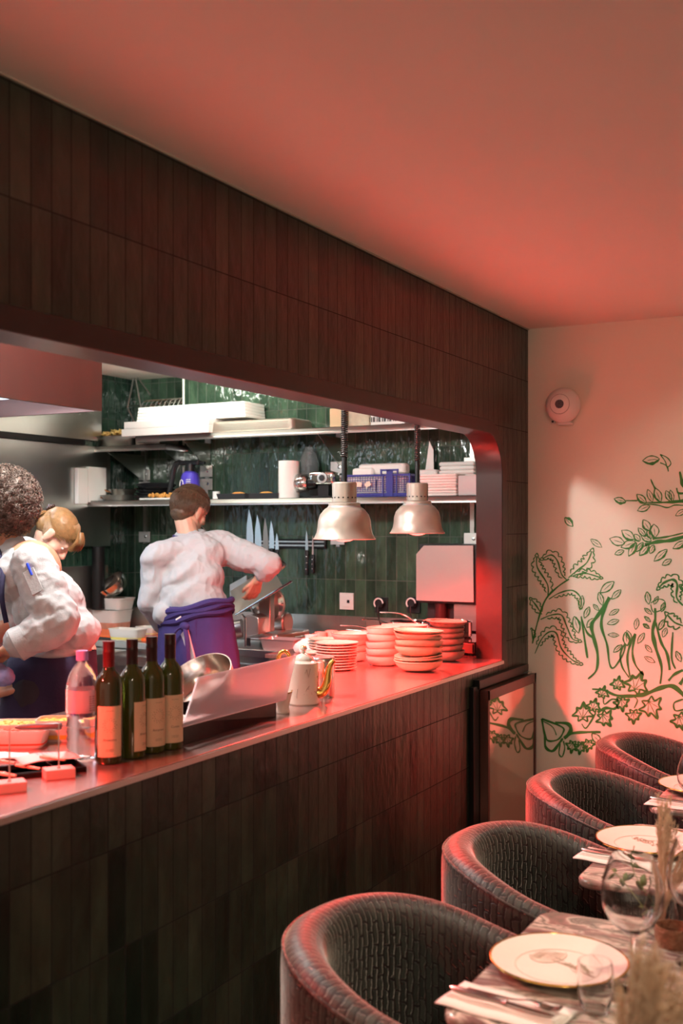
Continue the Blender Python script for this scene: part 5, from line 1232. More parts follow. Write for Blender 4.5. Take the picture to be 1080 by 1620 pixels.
# ============================================================ work counter items
t = thing('chopping_board', 'bright orange plastic chopping board on the steel work counter', 'chopping board', (WY(190, 0, 5.22).x, 5.2, WZ+.0005), .02)
MB().b2((-.33, -.17, 0), (.33, .19, .018)).build('board', M('orange_board', (.85, .14, .03), .5, var=.04), t, bevel=.004)
def tb(px, Y, z, size, label, fill=None, mat=TUBW, ang=0):
    c = at(px, z, Y); t = tub(px, 832+(CAMZ-z)*FPX/((c.x*-st)+(Y*ct)), z, ang, size, label, mat, fill); t.location = (c.x, Y, z+.0008); return t
tb(170, 5.50, WZ, (.30, .20, .13), 'large translucent container of meat against the end wall, under a smaller one', (M('meat_fill', (.55, .22, .14), .6, var=.4, nscale=30), .6, 20))
tb(181, 5.50, WZ+.131, (.23, .18, .075), 'translucent container stacked on the large one, with steel bowls on it')
tb(140, 5.56, WZ, (.20, .14, .17), 'tall pale container at the left behind the stacked tubs')
tb(202, 5.03, WZ, (.22, .12, .07), 'white container of yellow sauce at the front edge of the work counter', (M('sauce', (.75, .6, .15), .4), .5, 0))
tb(235, 5.2, WZ+.019, (.14, .10, .05), 'clear container of sliced courgette beside the chef', (M('courgette', (.6, .62, .2), .5, var=.4, nscale=40), .7, 20))
for k, (R, a, px, dz) in enumerate(((.080, 30, 178, .0), (.088, 22, 186, .018))):
    o = MB().lathe(bowl_mesh(R, .085), n=48).build('steel_bowl', M('bowl_steel', (.7, .64, .6), .2, 1)); c = at(px, 0, 5.47); o.location = (c.x, 5.49, WZ+.235+dz); o.rotation_euler = (math.radians(38), math.radians(-a), 0)
    tag(o, ['inner steel bowl tilted towards the kitchen, on the stacked tubs', 'outer steel bowl tilted on top of the stacked tubs'][k], 'bowl', 'tilted steel bowls')
c = at(160, WZ, 5.01); t = thing('kitchen_tongs', 'black utensil lying at the edge of the work counter by the orange board', 'tongs', (c.x, 5.0, WZ+.001), .1)
for s_ in (-1, 1): MB().tube([(-.09, .012*s_, .006), (0, .014*s_, .008), (.10, .003*s_, .006)], [.005, .006, .005], 8).build('arm', BLACK, t)
# slicer
SLM = M('slicer_alu', (.58, .53, .50), .28, .9, var=.06)
org = Vector((WY(412, 0, 5.3).x, 5.3, WZ)); Q = lambda px, py, Y=5.25: WY(px, py, Y)-org
t = thing('meat_slicer', 'silver meat slicer with a tilted carriage in front of the chef', 'meat slicer', org)
MB().b2((Q(378, 0).x, -.16, .03), (Q(455, 0).x, .20, .07)).build('base_plate', SLM, t, bevel=.012)
for px, y in ((384, -.14), (448, -.13), (384, .16), (448, .16)): MB().cyl((Q(px, 0).x, y, 0), (Q(px, 0).x, y, .032), .016).build('foot', BLACK, t)
cb = MB().prism([Q(384, 1010, 5.08), Q(409, 1004, 5.08), Q(409, 977, 5.08), Q(397, 972, 5.08), Q(384, 976, 5.08)], (0, .12, 0)).build('control_box', SLM, t, bevel=.006)
MB().b2((Q(390.5, 0, 5.08).x, -.226, Q(0, 998, 5.08).z), (Q(396, 0, 5.08).x, -.219, Q(0, 987, 5.08).z)).build('switch', BLACK, cb)
MB().cyl(Q(368, 997, 5.10), Q(384, 994, 5.12), .05, .052, 28).build('thickness_dial', SLM, t)
MB().prism([Q(413, 1003, 5.15), Q(427, 1000, 5.15), Q(427, 935, 5.2), Q(412, 938, 5.2), Q(408, 960, 5.18)], (0, .05, 0)).build('column', SLM, t, bevel=.005)
MB().lathe([(0, 0), (.092, 0), (.096, .004), (.07, .012), (0, .014)], Q(424, 955, 5.30), 56, rotm(rx=PI/2, rz=.25)).build('blade_disc', CHROME, t)
MB().lathe([(.096, -.006), (.104, -.004), (.104, .016), (.096, .018)], Q(424, 955, 5.31), 56, rotm(rx=PI/2, rz=.25), closed=True).build('blade_guard', SLM, t)
MB().cyl(Q(427, 985, 5.42), Q(456, 985, 5.42), .062, n=32).build('motor_cover', SLM, t, bevel=.012)
c0_, c1_ = Q(372, 972, 5.04), Q(463, 919, 5.04)
cr_ = MB().prism([Q(372, 971, 5.05), Q(446, 928, 5.05), Q(437, 912, 5.14), Q(424, 903, 5.2), Q(398, 914, 5.2), Q(364, 935, 5.2)], (0, .006, .006)).build('carriage_tray', SLM, t, bevel=.002)
MB().tube([Q(373, 973, 5.04), Q(462, 919, 5.04)], .0065, 10).build('carriage_rail', CHROME, t)
MB().prism([Q(363, 925, 5.2), Q(390, 910, 5.2), Q(391, 928, 5.2), Q(363, 944, 5.2)], (0, .01, 0)).build('fence_plate', SLM, t, bevel=.002)
MB().cyl(Q(436, 903, 5.2), Q(449, 892, 5.2), .020, n=20).build('pusher_handle', CHROME, t)
MB().tube([Q(400, 912, 5.2), Q(436, 903, 5.2)], .006, 8).build('pusher_arm', CHROME, t)
MB().tube([Q(388, 1023, 4.99), Q(388, 978, 5.02), Q(383, 973, 5.05)], .006, 8).build('front_bar', CHROME, t)
MB().cyl(Q(428, 998, 5.2), Q(428, 988, 5.2), .012).build('lock_knob', SLM, t)
# tin, towel, cutting board beside it on the pass corner
p = G(447, 1028, WZ)
t = thing('loaf_tin', 'grey rectangular tin on the work counter in front of the meat slicer', 'tin', (p.x, p.y, WZ), .0)
R_ = [rr(.095, .050, 0, .012), rr(.110, .062, .058, .012), rr(.114, .066, .058, .012), rr(.114, .066, .061, .012), rr(.107, .059, .061, .012), rr(.092, .047, .003, .012)]; vs = [v for r in R_ for v in r]
MB().add(vs, [(i*20+k, i*20+(k+1) % 20, i*20+20+(k+1) % 20, i*20+20+k) for i in range(5) for k in range(20)]+[tuple(100+k for k in range(20)), tuple(range(20))[::-1]]).build('tin_body', M('tin_grey', (.60, .54, .52), .35, .6), t)
p = Vector((-2.68, 4.70, CT))
m = MB()
for (x, y, z, r) in ((0, 0, .035, .05), (.05, .01, .03, .045), (-.045, -.02, .028, .035), (.02, -.04, .02, .04), (.085, .0, .02, .03), (-.02, .03, .045, .035), (.04, .04, .045, .03)): m.sph((x, y, z), (r*1.25, r, r*.8), 16, 10)
tw = thing('kitchen_towel', 'crumpled white kitchen towel heaped beside the loaf tin', 'towel', (p.x, p.y, CT+.001))
blob(m, 'cloth', M('towel_cotton', (.84, .72, .68), .9, bump=.3, nscale=200), tw, .006, 2, lambda c_, n_: .010*noise.noise(Vector((c_.x*28, c_.y*28, c_.z*14)))+.004*noise.noise(c_*70))
for v in tw.children[0].data.vertices: v.co.z = max(0, v.co.z-.004)
t = thing('wooden_board', 'wooden cutting board with bread slices behind the loaf tin', 'chopping board', (WY(478, 0, 5.2).x, 5.22, CT+.0005), .15)
t.location = (-2.97, 5.40, WZ+.0005)
MB().b2((-.12, -.11, 0), (.12, .11, .045)).build('board', WOOD, t, bevel=.003)
for k in range(5): MB().box((-.06+.03*k, -.02, .055), (.04, .10, .018), rotm(ry=.2*k-.3)).build('bread_slice', M('toast', (.62, .34, .16), .8, var=.3, nscale=40), t, bevel=.006)
# ============================================================ people
SKIN = M('skin', (.62, .34, .24), .5, var=.08, nscale=12, sub=.15)
SKINF = M('skin_fair', (.72, .44, .33), .5, var=.06, nscale=12, sub=.15)
SKIND = M('skin_warm', (.48, .24, .15), .5, var=.08, nscale=12, sub=.15)
COTTON = M('chef_cotton', (.41, .405, .415), .85, bump=.15, nscale=160)
APRONB = M('apron_blue', (.030, .019, .115), .85, var=.12, nscale=90, bump=.1)
APROND = M('apron_dark', (.014, .011, .045), .85, var=.15, nscale=90, bump=.1)
TROU = M('trousers', (.02, .02, .03), .85, var=.2)
SHOE = M('shoe', (.015, .015, .015), .4)
def frame(fwd, up):
    f = Vector(fwd).normalized(); r = f.cross(Vector(up)).normalized(); u = r.cross(f).normalized()
    return Matrix((r, f, u)).transposed()   # columns right, forward, up
def head_prims(mb, c, R, s=1.0):
    T = lambda x, y, z: Vector(c)+R @ (Vector((x, y, z))*s)
    e = lambda p, r: mb.sph(T(*p), tuple(q*s for q in r), 24, 16, R)
    e((0, -.012, .030), (.076, .096, .088)); e((0, .022, -.018), (.062, .070, .085)); e((0, .045, -.065), (.043, .045, .042)); e((0, .066, -.088), (.022, .020, .018))
    mb.cap(T(0, .088, .008), .009*s, T(0, .109, -.024), .0125*s); e((.011, .098, -.028), (.009, .010, .007)); e((-.011, .098, -.028), (.009, .010, .007))
    mb.cap(T(-.030, .079, .022), .010*s, T(.030, .079, .022), .010*s)
    mb.cap(T(-.018, .084, -.054), .007*s, T(.018, .084, -.054), .007*s); mb.cap(T(-.014, .083, -.064), .007*s, T(.014, .083, -.064), .007*s)
    for sg in (-1, 1):
        e((.044*sg, .050, -.028), (.022, .026, .024)); e((.078*sg, -.004, -.010), (.009, .020, .032)); e((.081*sg, -.008, .008), (.008, .020, .018)); e((.078*sg, .000, -.036), (.007, .010, .012))
def eyes(c, R, par, s=1.0, off=Vector((0, 0, 0))):
    for sg in (-1, 1):
        MB().sph(Vector(c)+R @ (Vector((.030*sg, .076, .004))*s), (.0125*s, .009*s, .007*s), 14, 10, R).build('eye', M('eye_white', (.6, .55, .5), .2), par)
def hand_prims(mb, w, d, n, s=1.0, curl=.5, thumb=1):
    """w wrist, d direction to the fingers, n back-of-hand normal"""
    d = Vector(d).normalized(); n = (Vector(n)-d*Vector(n).dot(d)).normalized(); l = d.cross(n)*thumb; w = Vector(w)
    for k in range(4):
        o = (-.033+.022*k)
        a = w+l*o*.55*s; b = w+d*.082*s+l*o*s; mb.cap(a, .014*s, b, .0115*s)
        p = b; dd = d; L_ = (.040, .046, .044, .034)[k]*s; bend = curl*.75
        for j in range(3):
            ca, sa = math.cos(bend), math.sin(bend); dd = (dd*ca-n*sa).normalized() if j == 0 else (dd*ca-(dd.cross(l)*(-1) if False else n2)*sa).normalized()
            q = p+dd*L_*(1, .62, .5)[j]; mb.cap(p, (.0098, .0088, .0078)[j]*s, q, (.0088, .0078, .0068)[j]*s, 10)
            n2 = (l.cross(dd)).normalized(); n2 = n2 if n2.dot(n) > -.2 or j > 0 else n2
            if n2.dot(n) < 0 and j == 0: n2 = -n2
            p = q
    a = w+d*.018*s+l*.022*s*-1*(-1); mb.cap(w+d*.01*s+l*.018*s, .015*s, w+d*.045*s+l*.045*s-n*.008*s, .0115*s)
    mb.cap(w+d*.045*s+l*.045*s-n*.008*s, .011*s, w+d*.075*s+l*.052*s-n*.018*s, .0095*s); mb.cap(w+d*.075*s+l*.052*s-n*.018*s, .0092*s, w+d*.097*s+l*.048*s-n*.026*s, .0075*s)
def folds(sc_, amp, ax=None, seed=0):
    off = Vector((seed*3.1, seed*1.7, seed*.9))
    def f(c, n_):
        q = Vector((c.x*sc_[0], c.y*sc_[1], c.z*sc_[2]))+off
        a = noise.noise(q+Vector((noise.noise(q*.5), 0, 0))); b = 1-abs(noise.noise(q*1.9+Vector((5, 2, 1))))*2.6
        b2 = max(0, 1-abs(noise.noise(q*1.1+Vector((9, 4, 7))))*7)
        return amp*(a*.45+max(-.5, b)*.38+b2*.22)+amp*.25*noise.noise(q*4.3)
    return f
def loc(root, v): return Vector(v)-root
def torso_e(mb, c, rx, ry, rz, R): mb.sph(c, (rx, ry, rz), 26, 16, R)
def hair_strands(par, c, R, mat, starts, flow, n, length, r, s=1.0, lift=.004, name='hair', seed=1, extra=None):
    """short strands following the skull"""
    random.seed(seed); mb = MB()
    rad = Vector((.080, .100, .093))*s; cc = Vector((0, -.012, .030))*s
    k = 0
    while k < n:
        v = Vector([random.gauss(0, 1) for _ in range(3)]).normalized()
        if not starts(v): continue
        k += 1; p = Vector((v.x*rad.x, v.y*rad.y, v.z*rad.z)); P = []; q = p.copy(); d = flow(v)
        for j in range(4):
            nn = Vector((q.x/rad.x**2, q.y/rad.y**2, q.z/rad.z**2)).normalized()
            P.append(c+R @ (cc+q+nn*lift*(.4+j*.5)*random.uniform(.7, 1.5)))
            dd = (d-nn*d.dot(nn)).normalized() if (d-nn*d.dot(nn)).length > 1e-4 else d
            q = q+(dd+Vector([random.gauss(0, .18) for _ in range(3)]))*length/3
            l_ = math.sqrt((q.x/rad.x)**2+(q.y/rad.y)**2+(q.z/rad.z)**2); q = q/l_
        mb.tube(P, [r, r, r*.8, r*.2], 4)
    if extra: extra(mb)
    return mb.build(name, mat, par)
# ------------------------------------------------------------ chef at the slicer, seen from behind
def chef_back():
    pel = D(314, 1016, 5.55); root = Vector((pel.x, pel.y, KF))
    t = thing('person', 'chef in a white shirt and violet-blue apron, back turned, leaning over the slicer', 'person', root)
    L = lambda px, py, d: D(px, py, d)-root
    waist, chest, upch, neck = L(309, 968, 5.57), L(299, 920, 5.62), L(303, 876, 5.68), L(301, 850, 5.73)
    hc = L(300, 808, 5.78); Rh = frame(Vector((.22, 1, -.42)), (.12, .35, 1)); Rb = frame((-.05, 1, 0), (0, .15, 1))
    sl_, sr_ = L(252, 882, 5.60), L(350, 868, 5.74)
    el, wl = L(238, 952, 5.60), L(262, 996, 5.80)
    er, wr = L(425, 893, 5.60), L(407, 918, 5.66)
    pelv = pel-root
    b = MB(); head_prims(b, hc, Rh, 1.02); b.cap(neck-Vector((0, 0, .03)), .058, hc+Rh @ Vector((0, -.02, -.05)), .052)
    torso_e(b, upch, .15, .09, .10, Rb); torso_e(b, chest, .15, .10, .15, Rb); torso_e(b, waist, .135, .095, .14, Rb); torso_e(b, pelv, .16, .115, .12, Rb)
    for s_, e_, w_ in ((sl_, el, wl), (sr_, er, wr)): b.cap(s_, .05, e_, .036); b.cap(e_, .036, w_, .026)
    hand_prims(b, wr, L(394, 956, 5.74)-wr, Vector((.9, -.5, .3)), .95, .35, 1)
    hand_prims(b, wl, Vector((.35, .9, -.05)), Vector((0, 0, 1)), 1.0, .4, -1)
    for sg in (-1, 1):
        hip = pelv+Vector((.085*sg, 0, -.03)); kn = Vector((pelv.x+.10*sg, pelv.y+.02, .50)); an = Vector((pelv.x+.11*sg, pelv.y-.01, .09))
        b.cap(hip, .085, kn, .055); b.cap(kn, .055, an, .038); b.cap(an-Vector((0, .02, .045)), .035, an+Vector((.01*sg, .15, -.055)), .030)
    blob(b, 'body', SKIN, t, .0048, 1); eyes(hc, Rh, t)
    # shirt
    j = MB(); torso_e(j, upch+Vector((0, 0, -.01)), .195, .12, .12, Rb); torso_e(j, chest, .192, .135, .17, Rb); torso_e(j, L(303, 950, 5.58), .182, .145, .13, Rb); torso_e(j, waist+Vector((0, 0, .0)), .168, .135, .10, Rb)
    torso_e(j, L(270, 970, 5.56), .085, .10, .075, Rb)
    j.cap(neck-Vector((0, 0, .045)), .085, neck-Vector((0, 0, .012)), .066)
    j.cap(sl_, .082, el, .066); j.cap(el, .066, el.lerp(wl, .85), .050); j.cap(sl_, .09, upch, .10)
    j.cap(sr_, .088, sr_.lerp(er, .5), .078); j.cap(sr_.lerp(er, .5), .078, er, .064); j.cap(er, .066, er.lerp(wr, .42)+Vector((.0, 0, -.0)), .056); j.cap(sr_, .095, upch, .10)
    def fd(c_, n_):
        base = folds((12, 12, 7), .009, seed=2)(c_, n_)
        q = (c_-chest); u = q.x*.75+q.z*.66; v = -q.x*.66+q.z*.75   # diagonal drapes towards the right armpit
        return base+.010*math.sin(v*48+3*noise.noise(c_*6))*max(0, 1-abs(u)*3.2)
    sh = blob(j, 'shirt', COTTON, t, .006, 3, fd)
    # collar and apron tie
    MB().tube([neck+Vector((.068*math.cos(a), .066*math.sin(a), .010+.012*math.sin(a))) for a in [2*PI*k/30 for k in range(30)]], .016, 10, closed=True, flat=1.4).build('collar', COTTON, t)
    MB().tube([neck+Vector((.084*math.cos(a), .083*math.sin(a), .012+.012*math.sin(a))) for a in [2*PI*k/30 for k in range(30)]], .0085, 8, closed=True).build('neck_tie', APRONB, t)
    # apron wrapped round hips, open at the back
    def ring(zf, rx, ry, c_, a0, a1, n_, ph):
        out = []
        for k in range(n_+1):
            a = a0+(a1-a0)*k/n_; w_ = 1+.022*min(1, zf/5)*math.sin(a*9+ph*.4)+.012*math.sin(a*17+zf*.2)*min(1, zf/4)+.03*noise.noise(Vector((math.cos(a)*2, math.sin(a)*2, zf*3+ph)))
            out.append(c_+Vector((math.cos(a)*rx*w_, math.sin(a)*ry*w_, 0)))
        return out
    def wrap(name, spec, mat, a0, a1, n_=60, th=.005):
        R_ = [ring(k, rx, ry, Vector((x, y, z)), a0(k), a1(k), n_, k*.3) for k, (x, y, z, rx, ry) in enumerate(spec)]; m = MB(); vs = [v for r in R_ for v in r]
        m.add(vs, [(i*(n_+1)+k, i*(n_+1)+k+1, (i+1)*(n_+1)+k+1, (i+1)*(n_+1)+k) for i in range(len(R_)-1) for k in range(n_)])
        return m.build(name, mat, t, solid=th)
    wz = waist.z+.0; px_, py_ = pelv.x, pelv.y
    spec = []
    for k in range(14):
        f = k/13; z = wz+.035-f*(wz+.035-.42); spec.append((px_+(waist.x-px_)*(1-f)*.8, py_+.01, z, .178+.045*min(1, f*2.4)+.02*f, .150+.03*min(1, f*2)+.02*f))
    back = -1.42
    wrap('apron', spec, APRONB, lambda k: back+.05+.030*k, lambda k: back+2*PI+.42-.022*k)
    bs = MB(); 
    for z_ in (0, .028, .054): bs.tube([Vector((px_+(waist.x-px_)*.8+.186*math.cos(a), py_+.008+.158*math.sin(a), wz-.03+z_*.9+.045*math.cos(a)+.006*math.sin(a*5+z_*90))) for a in [2*PI*k/50 for k in range(50)]], .017, 8, closed=True)
    bs.build('apron_band', APRONB, t)
    kn = MB(); kx = px_+.192*math.cos(back+.1); ky = py_+.19*math.sin(back+.1)+.0
    kn.sph((kx, ky, wz-.055), (.028, .018, .022)); kn.tube(smooth_pts([(kx, ky, wz-.05), (kx-.05, ky-.02, wz-.10), (kx-.065, ky-.01, wz-.26)], 5), .012, 8, flat=.5); kn.tube(smooth_pts([(kx, ky, wz-.05), (kx+.03, ky-.02, wz-.12), (kx+.035, ky-.015, wz-.24)], 5), .012, 8, flat=.5)
    kn.build('apron_knot', APRONB, t)
    MB().box((px_+.02, py_-.196, wz-.015), (.034, .003, .007), rotm(ry=-.5)).build('pen', WHITEP, t)
    tl = MB(); tl.prism([(kx-.05, ky+.03, wz-.10), (kx+.005, ky+.012, wz-.06), (kx+.07, ky+.022, wz-.29), (kx+.03, ky+.022, wz-.245), (kx-.02, ky+.026, wz-.28), (kx-.075, ky+.035, wz-.27)], (0, .012, 0)); tl.build('shirt_tail', COTTON, t, bevel=.003)
    tr = MB()
    for sg in (-1, 1):
        hip = pelv+Vector((.085*sg, 0, -.02)); kn_ = Vector((pelv.x+.10*sg, pelv.y+.02, .50)); an = Vector((pelv.x+.11*sg, pelv.y-.01, .10)); tr.cap(hip, .105, kn_, .078); tr.cap(kn_, .078, an, .066)
    torso_e(tr, pelv, .172, .13, .11, Rb); blob(tr, 'trousers', M('denim', (.03, .06, .16), .85, var=.2, nscale=80), t, .009, 2, folds((7, 7, 7), .006))
    s_ = MB()
    for sg in (-1, 1): an = Vector((pelv.x+.11*sg, pelv.y-.01, .09)); s_.cap(an-Vector((0, .03, .045)), .044, an+Vector((.012*sg, .16, -.05)), .040)
    for v in s_.v: v.z = max(v.z, .0)
    s_.build('shoes', SHOE, t)
    # short brown hair: cap + strands, faded at the nape
    HB = M('hair_brown', (.075, .040, .020), .5, var=.4, nscale=60)
    cap_ = MB(); T = lambda x, y, z: hc+Rh @ Vector((x, y, z)); cap_.sph(T(0, -.018, .045), (.081, .096, .082), 28, 18, Rh); cap_.sph(T(0, -.040, .005), (.074, .070, .066), 24, 14, Rh); cap_.sph(T(0, -.052, -.032), (.062, .050, .050), 24, 14, Rh); cap_.sph(T(0, .035, .075), (.066, .060, .045), 24, 14, Rh)
    blob(cap_, 'hair', HB, t, .006, 2, lambda c_, n_: .004*noise.noise(c_*45))
    hair_strands(t, hc, Rh, HB, lambda v: v.z > -.15-.5*max(0, -v.y) and v.y < .75 and not (v.z < .12 and v.y > -.1), lambda v: Vector((v.x*.2, .5 if v.z > .55 else .1, -.9 if v.z < .55 else .1)), 2600, .034, .0011, 1.06, .004, 'hair_strands', 3)
chef_back()
# ------------------------------------------------------------ curly-haired cook in profile at the left
def cook_left():
    pel = D(78, 1085, 4.12); root = Vector((pel.x, pel.y, KF)); t = thing('person', 'curly-haired cook facing left, white chef jacket, dark apron, blue pen in sleeve pocket', 'person', root)
    L = lambda px, py, d: D(px, py, d)-root
    fw = (-RT+FW*.15); Rb = frame(fw, (0, 0, 1)); Rb2 = frame(fw+Vector((0, 0, -.25)), -fw*.1+Vector((0, 0, 1)))
    pelv = pel-root; waist, chest, upch, neck = L(84, 1035, 4.12), L(78, 962, 4.13), L(52, 900, 4.14), L(16, 868, 4.15); hc = L(-6, 815, 4.15)
    sn, sf = L(52, 893, 3.98), L(40, 880, 4.36); en, wn = L(92, 985, 3.90), L(16, 1026, 3.86); ef, wf_ = L(20, 970, 4.42), L(-35, 1040, 4.3)
    Rh = frame(fw+Vector((0, 0, -.45)), (0, 0, 1))
    b = MB(); head_prims(b, hc, Rh); b.cap(neck, .055, hc, .05); torso_e(b, upch, .15, .095, .11, Rb2); torso_e(b, chest, .15, .11, .14, Rb2); torso_e(b, waist, .14, .11, .14, Rb); torso_e(b, pelv, .16, .125, .12, Rb)
    for s_, e_, w_ in ((sn, en, wn), (sf, ef, wf_)): b.cap(s_, .05, e_, .038); b.cap(e_, .040, w_, .029)
    hand_prims(b, wn, L(-20, 1040, 3.9)-wn, (0, 0, 1), 1, .5, 1)
    wh = L(-5, 1092, 4.0); b.cap(L(-60, 1075, 4.1), .032, wh, .027); hand_prims(b, wh, L(28, 1078, 3.98)-wh, Vector((-.2, -.9, .3)), 1, .75, -1); b.cap(ef, .038, L(-60, 1075, 4.1), .032)
    for sg in (-1, 1):
        o = Rb @ Vector((.09*sg, 0, 0)); hip = pelv+o+Vector((0, 0, -.03)); kn = Vector((pelv.x, pelv.y, .5))+o*1.1; an = Vector((pelv.x, pelv.y, .09))+o*1.15-fw*.02
        b.cap(hip, .088, kn, .056); b.cap(kn, .056, an, .04); b.cap(an-fw*.03-UP*.045, .036, an+fw*.15-UP*.055, .03)
    blob(b, 'body', SKIND, t, .0048, 1); eyes(hc, Rh, t)
    j = MB(); torso_e(j, L(44, 912, 4.14), .18, .10, .12, Rb2); torso_e(j, L(78, 962, 4.13), .175, .122, .15, Rb2); torso_e(j, L(96, 998, 4.12), .165, .122, .11, Rb); torso_e(j, waist, .165, .14, .10, Rb)
    torso_e(j, L(118, 1000, 4.10), .12, .085, .075, Rb)
    j.cap(neck-UP*.045-fw*.01, .078, neck-fw*.005-UP*.005, .062); j.cap(L(40, 905, 4.14), .10, neck-UP*.05, .07)
    j.cap(sn, .078, sn.lerp(en, .5), .080); j.cap(sn.lerp(en, .5), .082, en, .072); j.cap(en, .074, en.lerp(wn, .5), .066); j.cap(en.lerp(wn, .5), .066, en.lerp(wn, .78), .058); j.cap(sf, .076, ef, .07); j.cap(ef, .07, ef.lerp(wf_, .7), .055)
    def fd(c_, n_):
        q = c_-en; r_ = q.length
        return folds((11, 11, 11), .009, seed=6)(c_, n_)+.008*math.sin(r_*85+3*noise.noise(c_*7))*math.exp(-(r_/.13)**2)
    blob(j, 'chef_jacket', COTTON, t, .006, 3, fd)
    cf = en.lerp(wn, .80); dx = (wn-en).normalized(); q_ = dx.to_track_quat('Z', 'Y').to_matrix()
    MB().lathe([(.052, -.03), (.060, -.028), (.061, .015), (.055, .02), (.045, .014), (.045, -.02)], cf, 28, q_, closed=True).build('sleeve_cuff', COTTON, t)
    pk = MB(); sm = sn.lerp(en, .38); ax = (en-sn).normalized(); out = Vector((0, 0, 0))-FW; out = (out-ax*out.dot(ax)).normalized(); sd = ax.cross(out)
    C_ = sm+out*.080; pk.prism([C_-sd*.022-ax*.045, C_+sd*.022-ax*.045, C_+sd*.022+ax*.05, C_-sd*.022+ax*.05], out*.004); pk.build('sleeve_pocket', COTTON, t, bevel=.003)
    MB().cyl(C_-ax*.068-sd*.006+out*.003, C_-ax*.02-sd*.006+out*.002, .005, n=12).build('blue_pen', M('pen_blue', (.02, .06, .6), .3), t)
    MB().tube(smooth_pts([neck+fw*.035+UP*.01-FW*.05, L(4, 900, 3.98), L(3, 945, 3.93), L(10, 985, 3.94)], 6), .009, 8, flat=.4).build('apron_strap', APROND, t)
    m = MB(); n_ = 56; Rr = []
    for k in range(14):
        f = k/13; z = (waist.z+.01)*(1-f)+.40*f; cx = Vector((waist.x, waist.y, 0)).lerp(Vector((pelv.x, pelv.y, 0)), min(1, f*3))
        for i in range(n_):
            a = 2*PI*i/n_; w_ = 1+.018*math.sin(a*8+k*.15)*f*1.5; Rr.append(Vector((cx.x, cx.y, z))+Rb @ Vector((math.cos(a)*(.172+.035*min(1, f*2))*w_, math.sin(a)*(.152+.04*min(1, f*2))*w_, .006*math.sin(a*3))))
    m.add(Rr, [(i*n_+k, i*n_+(k+1) % n_, (i+1)*n_+(k+1) % n_, (i+1)*n_+k) for i in range(13) for k in range(n_)]).build('apron', APROND, t, solid=.006)
    tr = MB()
    for sg in (-1, 1):
        o = Rb @ Vector((.09*sg, 0, 0)); hip = pelv+o; kn = Vector((pelv.x, pelv.y, .5))+o*1.1; an = Vector((pelv.x, pelv.y, .10))+o*1.15-fw*.02; tr.cap(hip, .105, kn, .08); tr.cap(kn, .08, an, .068)
    blob(tr, 'trousers', TROU, t, .01, 2)
    s_ = MB()
    for sg in (-1, 1): an = Vector((pelv.x, pelv.y, .09))+(Rb @ Vector((.103*sg, 0, 0)))-fw*.02; s_.cap(an-fw*.03-UP*.045, .045, an+fw*.16-UP*.05, .04)
    for v in s_.v: v.z = max(v.z, .0)
    s_.build('shoes', SHOE, t)
    # afro of small curls
    HC = M('hair_curly', (.10, .065, .05), .6, var=.5, nscale=80)
    g = MB(); hcc = hc+Rh @ Vector((0, -.035, .035)); g.sph(hcc, (.118, .130, .118), 28, 18, Rh)
    blob(g, 'hair', HC, t, .007, 1, lambda c_, n_: .016*noise.noise(c_*22)+.010*noise.noise(c_*50))
    random.seed(21); g = MB()
    for k in range(1500):
        v = Vector([random.gauss(0, 1) for _ in range(3)]).normalized()
        if v.y > .55 and v.z < .5: continue
        p = hcc+Rh @ Vector((v.x*.116, v.y*.128, v.z*.116)); w_ = (Rh @ v).normalized(); a = w_.orthogonal().normalized(); b_ = w_.cross(a); ph = random.random()*6; rr_ = random.uniform(.006, .010)
        g.tube([p+w_*(.0032*i)+(a*math.cos(ph+i*1.15)+b_*math.sin(ph+i*1.15))*rr_ for i in range(11)], [.0013]*9+[.001, .0005], 4)
    g.build('hair_curls', HC, t)
    ci = L(5, 1070, 3.9); cl = MB(); cl.sph(ci, (.05, .03, .035), 16, 10); cl.sph(ci+Vector((-.03, .0, .02)), (.035, .03, .025), 16, 10)
    c2 = thing('kitchen_cloth', 'bluish-white folded cloth held in the hand of the curly-haired cook', 'cloth', ci+root)
    for i in range(len(cl.v)): cl.v[i] = cl.v[i]-ci
    blob(cl, 'cloth', M('cloth_blue', (.30, .32, .62), .85, var=.5, nscale=14), c2, .006, 1, folds((22, 22, 22), .008, seed=4))
cook_left()
